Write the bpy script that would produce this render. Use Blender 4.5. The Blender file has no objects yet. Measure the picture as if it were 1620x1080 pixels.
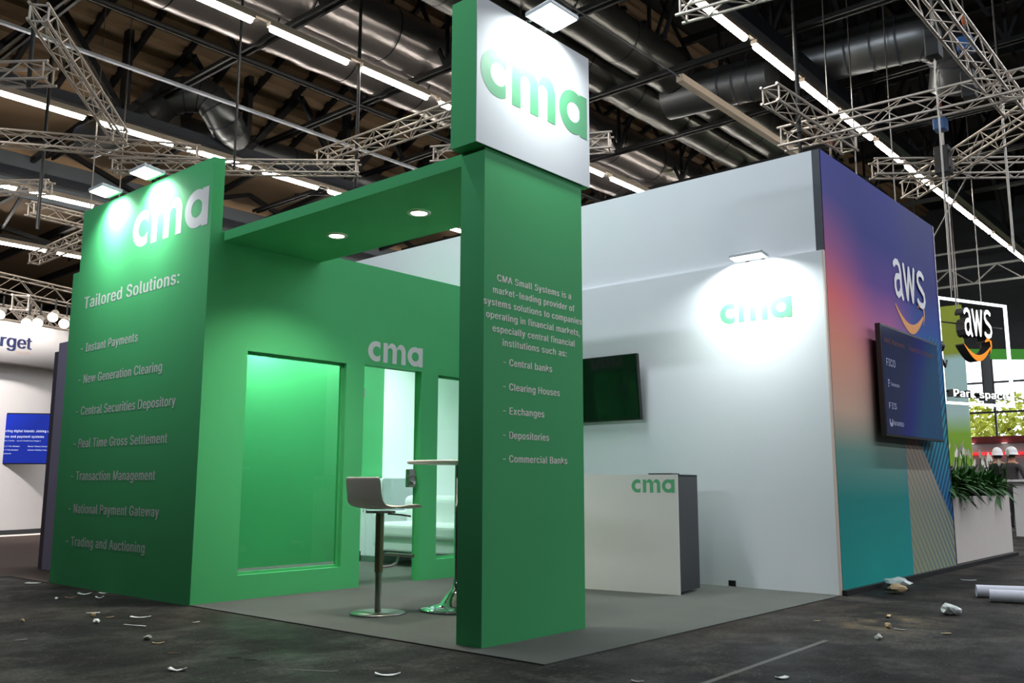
import bpy, bmesh, math, random
from mathutils import Vector, Matrix
random.seed(7)
SC = bpy.context.scene
COL = SC.collection

# ------------------------------------------------------------------ camera, world, exposure
CAM_LOC = (-3.828, -6.598, 0.93)
YAW, PITCH, ROLL, FPX = 0.7147672, 0.15595847, 0.00214581, 1437.204
cam_data = bpy.data.cameras.new('camera')
cam_data.sensor_width = 36.0
cam_data.lens = FPX / 1620 * 36.0
cam_data.clip_end = 300
cam = bpy.data.objects.new('camera', cam_data)
COL.objects.link(cam)
cy_, sy_, cp_, sp_ = math.cos(YAW), math.sin(YAW), math.cos(PITCH), math.sin(PITCH)
fwd = Vector((cy_ * cp_, sy_ * cp_, sp_))
rt = Vector((sy_, -cy_, 0))
upv = rt.cross(fwd)
c_, s_ = math.cos(ROLL), math.sin(ROLL)
R_, U_ = c_ * rt + s_ * upv, -s_ * rt + c_ * upv
m3 = Matrix((R_, U_, -fwd)).transposed()
cam.matrix_world = Matrix.Translation(CAM_LOC) @ m3.to_4x4()
SC.camera = cam

SC.view_settings.view_transform = 'Standard'
SC.view_settings.look = 'None'
SC.view_settings.gamma = 1
SC.view_settings.use_curve_mapping = False
SC.view_settings.exposure = 0.35

world = bpy.data.worlds.new('world')
SC.world = world
world.use_nodes = True
world.node_tree.nodes['Background'].inputs[0].default_value = (0.90, 0.96, 1.0, 1)
world.node_tree.nodes['Background'].inputs[1].default_value = 3.0

TUBE_E = 34.0          # radiance of the hall's strip lights
ROW_W = 19.0           # watts per metre of the strip rows outside the frame
FLOOD_W = 36.0         # booth floodlights


def area_light(name, loc, direction, sx, sy, watts, color=(1, 1, 1), spread=180):
    d = bpy.data.lights.new(name, 'AREA')
    d.shape = 'RECTANGLE'
    d.size, d.size_y = sx, sy
    d.energy = watts
    d.color = color
    d.spread = math.radians(spread)
    o = bpy.data.objects.new(name, d)
    COL.objects.link(o)
    o.location = loc
    o.rotation_euler = Vector(direction).to_track_quat('-Z', 'Y').to_euler()
    return o


# strip rows of the hall outside the frame (the rows in view are built as fixtures below)
def row_light(y, x0, x1, k=1.0):
    return area_light('strip_row_light', ((x0 + x1) / 2, y, 7.95), (0, 0, -1), x1 - x0, 0.12, ROW_W * k * (x1 - x0), (0.92, 0.97, 1.06))


row_light(-0.47, -3.0, 7.0, 1.8)
for yy in (-6.1, -11.8, -17.4):
    row_light(yy, 1.0, 5.0)
    row_light(yy, 5.0, 36.0, 1.3)
for yy in (5.04, 10.83, 16.45, 22.1):
    row_light(yy, -12.0, 0.0, 0.2)
# unseen fill light, added to brighten the roof and the wall tops
area_light('upper_wall_fill', (-10.5, -1.0, 5.2), (1, 0, 0.14), 7.0, 0.3, 85, (0.88, 0.96, 1.08), 66)
# another added fill with no fixture, brightening the round stand's fascia
area_light('round_fascia_fill', (-2.0, 6.0, 6.3), (0.5, 0.75, -0.42), 2.0, 0.3, 140, (1.0, 0.96, 0.94), 70)


# ------------------------------------------------------------------ helpers
def lin(c):
    if isinstance(c, str):
        c = c.lstrip('#')
        c = [int(c[i:i + 2], 16) for i in (0, 2, 4)]
    out = []
    for v in c:
        v = v / 255.0
        out.append(v / 12.92 if v <= 0.04045 else ((v + 0.055) / 1.055) ** 2.4)
    return tuple(out) + (1.0,)


MATS = {}


def mat(name, color, rough=0.6, metal=0.0, var=0.06, scale=6.0, bump=0.0, bscale=None, spec=0.5, emit=0.0, emit_color=None):
    """Principled material with a procedural value variation and an optional procedural bump."""
    if name in MATS:
        return MATS[name]
    m = bpy.data.materials.new(name)
    m.use_nodes = True
    nt = m.node_tree
    b = nt.nodes['Principled BSDF']
    b.inputs['Roughness'].default_value = rough
    b.inputs['Metallic'].default_value = metal
    b.inputs['Specular IOR Level'].default_value = spec
    col = lin(color)
    tc = nt.nodes.new('ShaderNodeTexCoord')
    nz = nt.nodes.new('ShaderNodeTexNoise')
    nz.inputs['Scale'].default_value = scale
    nz.inputs['Detail'].default_value = 4
    nt.links.new(tc.outputs['Object'], nz.inputs['Vector'])
    mx = nt.nodes.new('ShaderNodeMix')
    mx.data_type = 'RGBA'
    lo = tuple(max(0, v * (1 - var)) for v in col[:3]) + (1,)
    hi = tuple(min(1, v * (1 + var)) for v in col[:3]) + (1,)
    mx.inputs['A'].default_value = lo
    mx.inputs['B'].default_value = hi
    nt.links.new(nz.outputs['Fac'], mx.inputs['Factor'])
    nt.links.new(mx.outputs['Result'], b.inputs['Base Color'])
    if bump:
        n2 = nt.nodes.new('ShaderNodeTexNoise')
        n2.inputs['Scale'].default_value = bscale or scale * 4
        n2.inputs['Detail'].default_value = 5
        nt.links.new(tc.outputs['Object'], n2.inputs['Vector'])
        bp = nt.nodes.new('ShaderNodeBump')
        bp.inputs['Strength'].default_value = bump
        bp.inputs['Distance'].default_value = 0.02
        nt.links.new(n2.outputs['Fac'], bp.inputs['Height'])
        nt.links.new(bp.outputs['Normal'], b.inputs['Normal'])
    if emit:
        b.inputs['Emission Color'].default_value = lin(emit_color or color)
        b.inputs['Emission Strength'].default_value = emit
    MATS[name] = m
    return m


def emis(name, color, strength):
    if name in MATS:
        return MATS[name]
    m = bpy.data.materials.new(name)
    m.use_nodes = True
    nt = m.node_tree
    nt.nodes.remove(nt.nodes['Principled BSDF'])
    e = nt.nodes.new('ShaderNodeEmission')
    e.inputs[0].default_value = lin(color)
    e.inputs[1].default_value = strength
    nt.links.new(e.outputs[0], nt.nodes['Material Output'].inputs[0])
    MATS[name] = m
    return m


def glass(name, tint, gloss=0.04, ior=1.5):
    if name in MATS:
        return MATS[name]
    m = bpy.data.materials.new(name)
    m.use_nodes = True
    nt = m.node_tree
    nt.nodes.remove(nt.nodes['Principled BSDF'])
    tr = nt.nodes.new('ShaderNodeBsdfTransparent')
    tr.inputs[0].default_value = tint
    gl = nt.nodes.new('ShaderNodeBsdfGlossy')
    gl.inputs['Roughness'].default_value = gloss
    fr = nt.nodes.new('ShaderNodeFresnel')
    fr.inputs['IOR'].default_value = ior
    mx = nt.nodes.new('ShaderNodeMixShader')
    ge = nt.nodes.new('ShaderNodeNewGeometry')      # only the outer side of each face mirrors
    fm = nt.nodes.new('ShaderNodeMath')
    fm.operation = 'MULTIPLY_ADD'
    fm.inputs[1].default_value = -1.0
    nt.links.new(ge.outputs['Backfacing'], fm.inputs[0])
    fm.inputs[2].default_value = 1.0
    fk = nt.nodes.new('ShaderNodeMath')
    fk.operation = 'MULTIPLY'
    nt.links.new(fr.outputs[0], fk.inputs[0])
    nt.links.new(fm.outputs[0], fk.inputs[1])
    nt.links.new(fk.outputs[0], mx.inputs[0])
    nt.links.new(tr.outputs[0], mx.inputs[1])
    nt.links.new(gl.outputs[0], mx.inputs[2])
    nt.links.new(mx.outputs[0], nt.nodes['Material Output'].inputs[0])
    MATS[name] = m
    return m


class MB:
    """Collects shapes; build() links them as ONE mesh object."""

    def __init__(self):
        self.v, self.f, self.sm = [], [], []

    def add(self, vs, fs, smooth=False):
        o = len(self.v)
        self.v += [tuple(p) for p in vs]
        self.f += [tuple(i + o for i in f) for f in fs]
        self.sm += [smooth] * len(fs)
        return self

    def box(self, a, b):
        x0, y0, z0 = a
        x1, y1, z1 = b
        x0, x1 = sorted((x0, x1)); y0, y1 = sorted((y0, y1)); z0, z1 = sorted((z0, z1))
        vs = [(x0, y0, z0), (x1, y0, z0), (x1, y1, z0), (x0, y1, z0), (x0, y0, z1), (x1, y0, z1), (x1, y1, z1), (x0, y1, z1)]
        fs = [(3, 2, 1, 0), (4, 5, 6, 7), (0, 1, 5, 4), (1, 2, 6, 5), (2, 3, 7, 6), (3, 0, 4, 7)]
        return self.add(vs, fs)

    def obox(self, p0, p1, w, h, upd=(0, 0, 1)):
        """box along p0->p1, w sideways and h along upd"""
        p0, p1 = Vector(p0), Vector(p1)
        d = (p1 - p0).normalized()
        u = Vector(upd)
        s = d.cross(u)
        if s.length < 1e-6:
            s = d.cross(Vector((1, 0, 0)))
        s.normalize()
        u = s.cross(d).normalized()
        s, u = s * w / 2, u * h / 2
        vs = [p0 - s - u, p0 + s - u, p0 + s + u, p0 - s + u, p1 - s - u, p1 + s - u, p1 + s + u, p1 - s + u]
        fs = [(0, 1, 2, 3), (7, 6, 5, 4), (0, 4, 5, 1), (1, 5, 6, 2), (2, 6, 7, 3), (3, 7, 4, 0)]
        return self.add(vs, fs)

    def tube(self, pts, r, n=8, cap=True, smooth=True):
        pts = [Vector(p) for p in pts]
        rs = r if isinstance(r, (list, tuple)) else [r] * len(pts)
        rings, prev = [], None
        for i, p in enumerate(pts):
            if i == 0:
                d = pts[1] - p
            elif i == len(pts) - 1:
                d = p - pts[i - 1]
            else:
                d = (pts[i + 1] - p).normalized() + (p - pts[i - 1]).normalized()
            d.normalize()
            if prev is None:
                a = Vector((0, 0, 1)) if abs(d.z) < 0.9 else Vector((1, 0, 0))
                u = d.cross(a).normalized()
            else:
                u = (prev - d * prev.dot(d)).normalized()
            prev = u
            w = d.cross(u)
            rings.append([p + (u * math.cos(2 * math.pi * k / n) + w * math.sin(2 * math.pi * k / n)) * rs[i] for k in range(n)])
        vs = [q for ring in rings for q in ring]
        fs = []
        for i in range(len(rings) - 1):
            for k in range(n):
                fs.append((i * n + k, i * n + (k + 1) % n, (i + 1) * n + (k + 1) % n, (i + 1) * n + k))
        self.add(vs, fs, smooth)
        if cap:
            L = len(rings) - 1
            self.add(rings[0], [tuple(range(n))[::-1]])
            self.add(rings[L], [tuple(range(n))])
        return self

    def lathe(self, prof, c=(0, 0, 0), n=40, smooth=True):
        """prof: (radius, z) pairs from bottom to top around a vertical axis through c"""
        vs, fs = [], []
        for r, z in prof:
            for k in range(n):
                a = 2 * math.pi * k / n
                vs.append((c[0] + r * math.cos(a), c[1] + r * math.sin(a), c[2] + z))
        for i in range(len(prof) - 1):
            for k in range(n):
                fs.append((i * n + k, i * n + (k + 1) % n, (i + 1) * n + (k + 1) % n, (i + 1) * n + k))
        self.add(vs, fs, smooth)
        return self

    def prism(self, poly, o, du, dv, dn, depth):
        """polygon (u,v) placed at o in the du/dv plane, thickened along dn"""
        o, du, dv, dn = Vector(o), Vector(du), Vector(dv), Vector(dn)
        n = len(poly)
        a = [o + du * p[0] + dv * p[1] for p in poly]
        b = [q + dn * depth for q in a]
        fs = [tuple(range(n)), tuple(range(2 * n - 1, n - 1, -1))]
        fs += [(i, i + n, (i + 1) % n + n, (i + 1) % n) for i in range(n)]
        return self.add(a + b, fs)

    def build(self, name, m, parent=None, bevel=0.0, loc=None, segs=2):
        me = bpy.data.meshes.new(name)
        off = Vector(loc) if loc is not None else Vector((0, 0, 0))
        me.from_pydata([tuple(Vector(p) - off) for p in self.v], [], self.f)
        me.polygons.foreach_set('use_smooth', self.sm)
        me.materials.append(m)
        bm = bmesh.new()
        bm.from_mesh(me)
        bmesh.ops.recalc_face_normals(bm, faces=bm.faces)
        bm.to_mesh(me)
        bm.free()
        o = bpy.data.objects.new(name, me)
        COL.objects.link(o)
        if loc is not None:
            o.location = off
        if parent is not None:
            o.parent = parent
        if bevel:
            md = o.modifiers.new('bevel', 'BEVEL')
            md.width = bevel
            md.segments = segs
            md.limit_method = 'ANGLE'
        return o


def tag(o, label, cat, group=None, kind=None):
    o['label'] = label
    o['category'] = cat
    o['kind'] = kind or 'thing'
    if group:
        o['group'] = group
    return o


def struct(o):
    o['kind'] = 'structure'
    return o


def thing(name, label, cat, loc=(0, 0, 0), group=None, rz=0.0):
    o = bpy.data.objects.new(name, None)
    o.empty_display_size = 0.1
    COL.objects.link(o)
    o.location = loc
    o.rotation_euler = (0, 0, rz)
    return tag(o, label, cat, group)


def child(mb, name, m, root, bevel=0.0, segs=2):
    """mesh given in WORLD coordinates, parented to an unrotated root"""
    return mb.build(name, m, root, bevel, None, segs) if root is None else _child(mb, name, m, root, bevel, segs)


def wloc(o):
    p = Vector((0, 0, 0))
    while o is not None:
        p += Vector(o.location)
        o = o.parent
    return p


def _child(mb, name, m, root, bevel, segs):
    off = wloc(root)
    mb.v = [tuple(Vector(p) - off) for p in mb.v]
    return mb.build(name, m, root, bevel, None, segs)


def dup(root, loc, label=None, group=None, rz=None):
    r = root.copy()
    COL.objects.link(r)
    r.location = loc
    if rz is not None:
        r.rotation_euler = (0, 0, rz)
    if label:
        r['label'] = label
    if group:
        r['group'] = group
    for ch in list(root.children):
        c = ch.copy()
        COL.objects.link(c)
        c.parent = r
        for g in list(ch.children):
            d = g.copy()
            COL.objects.link(d)
            d.parent = c
    return r


# lettering --------------------------------------------------------
FONT = None
try:
    import os
    FONT = bpy.data.fonts.load(os.path.join(bpy.utils.system_resource('DATAFILES', path='fonts'), 'Inter.woff2'))
except Exception:
    FONT = None          # falls back on Blender's built-in face


def text_mb(s, o, du, dv, dn, size, xs=1.0, bold=0.0, align='LEFT', depth=0.002, shear=0.0, space=1.0):
    """Text laid on a plane: o is the left/centre end of the baseline, du/dv the reading and up directions."""
    cu = bpy.data.curves.new('txt', 'FONT')
    cu.body = s
    cu.size = size
    if FONT:
        cu.font = FONT
    cu.align_x = align
    cu.offset = bold * size
    cu.space_character = space
    cu.resolution_u = 4
    ob = bpy.data.objects.new('txt', cu)
    COL.objects.link(ob)
    dg = bpy.context.evaluated_depsgraph_get()
    me = bpy.data.meshes.new_from_object(ob.evaluated_get(dg))
    bpy.data.objects.remove(ob)
    o, du, dv, dn = Vector(o), Vector(du), Vector(dv), Vector(dn)
    mb = MB()
    vs = [o + du * (v.co.x * xs) + dv * v.co.y + dn * depth for v in me.vertices]
    mb.add(vs, [tuple(p.vertices) for p in me.polygons])
    bpy.data.meshes.remove(me)
    return mb


def fit_text(s, o, du, dv, dn, height, width=None, bold=0.0, align='LEFT', depth=0.0008, cap=0.729):
    """height = cap height in metres; width = total width (stretches the letters)"""
    size = height / cap
    mb = text_mb(s, (0, 0, 0), (1, 0, 0), (0, 1, 0), (0, 0, 1), size, space=1.10 if bold else 1.0)
    xs_ = [p[0] for p in mb.v]
    x0, w = min(xs_), max(xs_) - min(xs_)
    k = (width / w) if width else 1.0
    o, du, dv, dn = Vector(o), Vector(du), Vector(dv), Vector(dn)
    sh = -w * k / 2 if align == 'CENTER' else 0
    out = MB()
    shifts = (-1.6, -0.8, 0, 0.8, 1.6) if bold else (0,)
    for i, q in enumerate(shifts):           # overprinted with small shifts for a bold weight
        out.add([tuple(o + du * ((p[0] - x0) * k + sh + q * bold * size) + dv * p[1] + dn * (depth + 0.0001 * i)) for p in mb.v], mb.f)
    return out


def arc(cx, cy, r, a0, a1, n=24):
    return [(cx + r * math.cos(math.radians(a0 + (a1 - a0) * i / n)), cy + r * math.sin(math.radians(a0 + (a1 - a0) * i / n))) for i in range(n + 1)]


def strip_poly(mb, outer, inner, place):
    n = len(outer)
    vs = [place(p) for p in outer] + [place(p) for p in inner]
    mb.add(vs, [(i, i + 1, n + i + 1, n + i) for i in range(n - 1)])


def cma_mb(o, du, dv, dn, xh, width, depth=0.0008):
    """the three-letter logo, drawn in units of its x-height (3.47 wide)"""
    mb = MB()
    o, du, dv, dn = Vector(o), Vector(du), Vector(dv), Vector(dn)
    kx = width / 3.47

    def P(p):
        return o + du * (p[0] * kx) + dv * (p[1] * xh) + dn * depth

    # c : ring cut by a vertical line at x=.74
    ro, ri = 0.5, 0.245
    xc = 0.74 - 0.5
    ao = math.degrees(math.acos(xc / ro))
    ai = math.degrees(math.acos(min(1, (xc - 0.03) / ri)))
    strip_poly(mb, arc(0.5, 0.5, ro, ao, 360 - ao, 40), arc(0.53, 0.5, ri, ai, 360 - ai, 40), P)
    # m
    x0 = 0.93
    sw = 0.27

    def quad(a, b, c, d):
        nonlocal o
        o = o + dn * 0.00015
        mb.add([P(a), P(b), P(c), P(d)], [(0, 1, 2, 3)])
    quad((x0, 0), (x0 + sw, 0), (x0 + sw, 0.98), (x0, 0.98))
    for xa in (x0 + sw, x0 + 0.57 + sw):
        xr = xa + 0.57            # right edge of this arch's stem
        xl = xr - sw
        quad((xl, 0), (xr, 0), (xr, 0.62), (xl, 0.62))
        w = xr - (xa - 0.02)
        outer, inner = [], []
        for i in range(25):
            t = math.pi * i / 24
            cxm = (xa - 0.02 + xr) / 2
            outer.append((cxm + w / 2 * math.cos(t), 0.62 + 0.385 * math.sin(t)))
            cxi = (xa + xl) / 2
            inner.append((cxi + (xl - xa) / 2 * math.cos(t), 0.62 + 0.14 * math.sin(t)))
        strip_poly(mb, outer, inner, P)
    # a : ring and stem
    cx = 2.47 + 0.5
    strip_poly(mb, arc(cx, 0.5, 0.5, 0, 360, 48), arc(cx + 0.01, 0.5, 0.235, 0, 360, 48), P)
    o = o + dn * 0.0003
    quad((3.47 - sw, 0), (3.47, 0), (3.47, 0.985), (3.47 - sw, 0.985))
    return mb


# ------------------------------------------------------------------ materials
GREEN = (79, 181, 113)
M_green = mat('green_fabric_print', GREEN, rough=0.62, var=0.03, scale=2.5, bump=0.03, bscale=260, spec=0.2)
M_white = mat('white_fabric', (238, 241, 245), rough=0.7, var=0.015, scale=3, bump=0.02, bscale=300, spec=0.2)
M_wpaint = mat('white_board', (224, 222, 218), rough=0.45, var=0.02)
M_cream = mat('cream_edge', (226, 205, 190), rough=0.6)
M_dark = mat('charcoal_laminate', (62, 63, 66), rough=0.5)
M_frame = mat('dark_grey_profile', (58, 62, 70), rough=0.45)
M_black = mat('black_plastic', (16, 16, 17), rough=0.35)
M_screen = mat('dark_screen_glass', (7, 8, 8), rough=0.08, spec=0.6)
M_ltgreen = mat('green_lettering', (92, 176, 124), rough=0.55, var=0.02)
M_ltgrey = mat('pale_lettering', (214, 214, 212), rough=0.5, var=0.02)
M_ltlist = mat('grey_list_lettering', (220, 222, 218), rough=0.5, var=0.02)
M_ltbeige = mat('beige_lettering', (252, 250, 238), rough=0.5, var=0.02)
M_chrome = mat('chrome', (205, 208, 210), rough=0.07, metal=1.0, var=0.01)
M_steel = mat('brushed_steel', (160, 156, 150), rough=0.3, metal=1.0, var=0.04)
M_alu = mat('truss_aluminium', (196, 186, 174), rough=0.45, metal=0.6, var=0.05)
M_blacksteel = mat('black_painted_steel', (17, 18, 19), rough=0.55, var=0.1)
M_greysteel = mat('grey_painted_steel', (54, 59, 68), rough=0.5, var=0.1)
M_tube = emis('strip_tube_glow', (255, 248, 238), TUBE_E)
M_house = mat('strip_housing', (190, 176, 158), rough=0.5)
M_foilr = mat('aged_duct_foil', (112, 112, 106), rough=0.30, metal=0.85, var=0.25, scale=1.5, bump=0.5, bscale=4)
M_foil = mat('duct_foil', (206, 198, 194), rough=0.30, metal=0.9, var=0.12, scale=1.2, bump=0.55, bscale=5)
M_spiral = mat('spiral_duct_steel', (120, 122, 122), rough=0.38, metal=0.85, var=0.1, scale=2)
M_flood_body = mat('floodlight_body', (178, 182, 184), rough=0.4, metal=0.3)
M_lens = emis('floodlight_lens', (246, 255, 250), 14.0)
M_stool = mat('stool_shell', (205, 192, 182), rough=0.45, var=0.03)
M_tabletop = mat('white_table_top', (222, 216, 206), rough=0.4)
M_leather = mat('white_leather', (226, 232, 230), rough=0.42, var=0.03, bump=0.06, bscale=60)
M_cab = mat('white_cabinet', (214, 222, 224), rough=0.45)

# floor: worn dark concrete
m = bpy.data.materials.new('worn_concrete')
m.use_nodes = True
nt = m.node_tree
b = nt.nodes['Principled BSDF']
tc = nt.nodes.new('ShaderNodeTexCoord')


def noise(scale, detail=6, rough=0.6, vec=None):
    n = nt.nodes.new('ShaderNodeTexNoise')
    n.inputs['Scale'].default_value = scale
    n.inputs['Detail'].default_value = detail
    n.inputs['Roughness'].default_value = rough
    nt.links.new(vec or tc.outputs['Object'], n.inputs['Vector'])
    return n.outputs['Fac']


def ramp(fac, stops):
    r = nt.nodes.new('ShaderNodeValToRGB')
    els = r.color_ramp.elements
    while len(els) < len(stops):
        els.new(0.5)
    for e, (p, c) in zip(els, stops):
        e.position = p
        e.color = c if len(c) == 4 else lin(c)
    nt.links.new(fac, r.inputs[0])
    return r.outputs[0]


def mixc(f, a, b_, mode='MIX'):
    x = nt.nodes.new('ShaderNodeMix')
    x.data_type = 'RGBA'
    x.blend_type = mode
    for sock, v in (('Factor', f), ('A', a), ('B', b_)):
        if isinstance(v, (int, float)):
            x.inputs[sock].default_value = v
        elif isinstance(v, tuple):
            x.inputs[sock].default_value = v
        else:
            nt.links.new(v, x.inputs[sock])
    return x.outputs['Result']


def math_(op, a, b_=None, c=None):
    x = nt.nodes.new('ShaderNodeMath')
    x.operation = op
    for i, v in enumerate((a, b_, c)):
        if v is None:
            continue
        if isinstance(v, (int, float)):
            x.inputs[i].default_value = v
        else:
            nt.links.new(v, x.inputs[i])
    return x.outputs[0]


base = ramp(noise(0.55, 8, 0.65), [(0.30, (12, 10, 9)), (0.45, (25, 22, 20)), (0.58, (36, 34, 31)), (0.74, (70, 68, 62))])
streak_map = nt.nodes.new('ShaderNodeMapping')
streak_map.inputs['Scale'].default_value = (0.35, 2.2, 1)
streak_map.inputs['Rotation'].default_value = (0, 0, 0.5)
nt.links.new(tc.outputs['Object'], streak_map.inputs['Vector'])
streak = ramp(noise(1.3, 8, 0.7, streak_map.outputs[0]), [(0.50, (0, 0, 0, 1)), (0.78, (1, 1, 1, 1))])
base = mixc(math_('MULTIPLY', streak, 0.45), base, lin((84, 82, 76)))
smear = ramp(noise(1.4, 11, 0.78), [(0.50, (0, 0, 0, 1)), (0.68, (1, 1, 1, 1))])
base = mixc(math_('MULTIPLY', smear, 0.6), base, lin((104, 104, 97)))
brown = ramp(noise(0.7, 6, 0.6), [(0.48, (0, 0, 0, 1)), (0.62, (1, 1, 1, 1))])
base = mixc(math_('MULTIPLY', brown, 0.35), base, lin((58, 44, 32)))
b.inputs['Specular IOR Level'].default_value = 0.10
grain = ramp(noise(38, 6, 0.75), [(0.35, (0.35, 0.35, 0.35, 1)), (0.65, (1.45, 1.45, 1.45, 1))])
base = mixc(1.0, base, grain, 'MULTIPLY')
specks = ramp(noise(60, 2, 0.5), [(0.68, (0, 0, 0, 1)), (0.74, (1, 1, 1, 1))])
base = mixc(math_('MULTIPLY', specks, 0.5), base, lin((170, 168, 160)))
# hairline cracks and slab joints
vor = nt.nodes.new('ShaderNodeTexVoronoi')
vor.feature = 'DISTANCE_TO_EDGE'
vor.inputs['Scale'].default_value = 0.42
wm = nt.nodes.new('ShaderNodeMix')
wm.data_type = 'VECTOR'
wm.inputs['Factor'].default_value = 0.16
nt.links.new(tc.outputs['Object'], wm.inputs['A'])
nn = nt.nodes.new('ShaderNodeTexNoise')
nn.inputs['Scale'].default_value = 2.2
nn.inputs['Detail'].default_value = 6
nt.links.new(tc.outputs['Object'], nn.inputs['Vector'])
nt.links.new(nn.outputs['Color'], wm.inputs['B'])
nt.links.new(wm.outputs['Result'], vor.inputs['Vector'])
crack = math_('LESS_THAN', vor.outputs['Distance'], 0.004)
base = mixc(math_('MULTIPLY', crack, 0.6), base, lin((36, 34, 32)))
# sawdust spill in front of the gradient wall (a stain of its own)
sep = nt.nodes.new('ShaderNodeSeparateXYZ')
nt.links.new(tc.outputs['Object'], sep.inputs[0])


def blob(cx, cy, rx, ry):
    dx = math_('DIVIDE', math_('SUBTRACT', sep.outputs[0], cx), rx)
    dy = math_('DIVIDE', math_('SUBTRACT', sep.outputs[1], cy), ry)
    d = math_('ADD', math_('MULTIPLY', dx, dx), math_('MULTIPLY', dy, dy))
    return math_('MAXIMUM', math_('SUBTRACT', 1.0, d), 0.0)


# pale painted line worn into the slab
ln_d = math_('ABSOLUTE', math_('SUBTRACT', math_('ADD', sep.outputs[1], math_('MULTIPLY', sep.outputs[0], -0.0286)), -4.338))
ln_m = math_('MULTIPLY', math_('LESS_THAN', ln_d, 0.016), math_('LESS_THAN', sep.outputs[0], 1.75))
base = mixc(math_('MULTIPLY', ln_m, 0.55), base, lin((132, 130, 122)))
dust = math_('MULTIPLY', blob(2.75, -4.35, 0.75, 0.42), ramp(noise(4, 9, 0.75), [(0.48, (0, 0, 0, 1)), (0.66, (1, 1, 1, 1))]))
base = mixc(math_('MULTIPLY', dust, 0.5), base, lin((160, 136, 96)))
nt.links.new(base, b.inputs['Base Color'])
rg = ramp(noise(1.8, 5), [(0.3, (0.5, 0.5, 0.5, 1)), (0.7, (0.85, 0.85, 0.85, 1))])
nt.links.new(rg, b.inputs['Roughness'])
bp = nt.nodes.new('ShaderNodeBump')
bp.inputs['Strength'].default_value = 0.25
bp.inputs['Distance'].default_value = 0.01
nt.links.new(noise(30, 8, 0.7), bp.inputs['Height'])
nt.links.new(bp.outputs['Normal'], b.inputs['Normal'])
M_floor = m
M_carpet = mat('grey_carpet', (90, 92, 87), rough=0.95, var=0.12, scale=3, bump=0.25, bscale=350, spec=0.1)
M_carpet_brown = mat('brown_carpet', (92, 80, 76), rough=0.95, var=0.1, scale=2, bump=0.2, bscale=200, spec=0.1)

# gradient print of the neighbouring stand (object coordinates: x along the wall, z up)
m = bpy.data.materials.new('gradient_print')
m.use_nodes = True
nt = m.node_tree
b = nt.nodes['Principled BSDF']
b.inputs['Roughness'].default_value = 0.65
b.inputs['Specular IOR Level'].default_value = 0.2
tc = nt.nodes.new('ShaderNodeTexCoord')
sep = nt.nodes.new('ShaderNodeSeparateXYZ')
nt.links.new(tc.outputs['Object'], sep.inputs[0])
X, Z = sep.outputs[0], sep.outputs[2]
v = math_('DIVIDE', Z, 4.0)
u = math_('DIVIDE', X, 3.36)
left = ramp(v, [(0.0, (34, 172, 164)), (0.20, (36, 150, 142)), (0.31, (120, 166, 152)), (0.40, (232, 194, 168)), (0.54, (255, 168, 140)),
                (0.66, (255, 122, 122)), (0.77, (178, 92, 146)), (0.90, (70, 66, 150)), (1.0, (46, 52, 150))])
right = ramp(v, [(0.0, (44, 150, 190)), (0.30, (34, 120, 178)), (0.58, (30, 108, 172)), (0.68, (40, 78, 160)), (0.78, (44, 50, 128)), (1.0, (54, 58, 118))])
mid = ramp(v, [(0.0, (34, 172, 164)), (0.20, (36, 150, 142)), (0.33, (140, 166, 152)), (0.5, (216, 164, 160)), (0.63, (190, 108, 164)), (0.73, (98, 62, 150)), (0.85, (38, 46, 136)), (1.0, (32, 42, 134))])
f1 = nt.nodes.new('ShaderNodeMapRange')
f1.interpolation_type = 'SMOOTHSTEP'
f1.inputs['From Min'].default_value = 0.0
f1.inputs['From Max'].default_value = 0.42
# the boundary drifts with height, so the bands run diagonally
nt.links.new(math_('ADD', u, math_('MULTIPLY', math_('SUBTRACT', v, 0.6), 0.35)), f1.inputs['Value'])
f2 = nt.nodes.new('ShaderNodeMapRange')
f2.interpolation_type = 'SMOOTHSTEP'
f2.inputs['From Min'].default_value = 0.46
f2.inputs['From Max'].default_value = 0.78
nt.links.new(u, f2.inputs['Value'])
body = mixc(f2.outputs[0], mixc(f1.outputs[0], left, mid), right)
# striped areas at the lower right
olive = ramp(v, [(0.0, (160, 176, 140)), (0.18, (150, 160, 132)), (0.34, (190, 168, 148)), (0.5, (205, 170, 156))])
st1 = math_('FRACT', math_('DIVIDE', math_('ADD', X, Z), 0.125))
st2 = math_('FRACT', math_('DIVIDE', math_('SUBTRACT', X, Z), 0.125))
olive_s = mixc(math_('MULTIPLY', math_('LESS_THAN', st1, 0.42), 0.75), olive, ramp(u, [(0.55, (150, 140, 132)), (1.0, (92, 96, 140))]))
blue = ramp(v, [(0.15, (36, 110, 176)), (0.40, (50, 165, 175)), (0.5, (40, 120, 176))])
blue_s = mixc(math_('MULTIPLY', math_('LESS_THAN', st2, 0.45), 0.9), blue, lin((30, 62, 92)))
# right of the vertical edge x=1.86 everything below z=1.75 is striped; a slanted edge divides the two prints
edge = math_('GREATER_THAN', math_('SUBTRACT', Z, math_('MULTIPLY', math_('SUBTRACT', 3.30, X), 0.85)), 0.55)
stripes = mixc(edge, olive_s, blue_s)
zone = math_('MULTIPLY', math_('GREATER_THAN', X, 1.86), math_('LESS_THAN', Z, 2.0))
zone2 = math_('MULTIPLY', math_('GREATER_THAN', X, 2.85), math_('LESS_THAN', Z, 2.6))
body = mixc(zone, body, stripes)
body = mixc(math_('MULTIPLY', zone2, math_('GREATER_THAN', Z, 2.0)), body, mixc(0.6, body, blue_s))
nt.links.new(body, b.inputs['Base Color'])
M_grad = m

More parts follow.
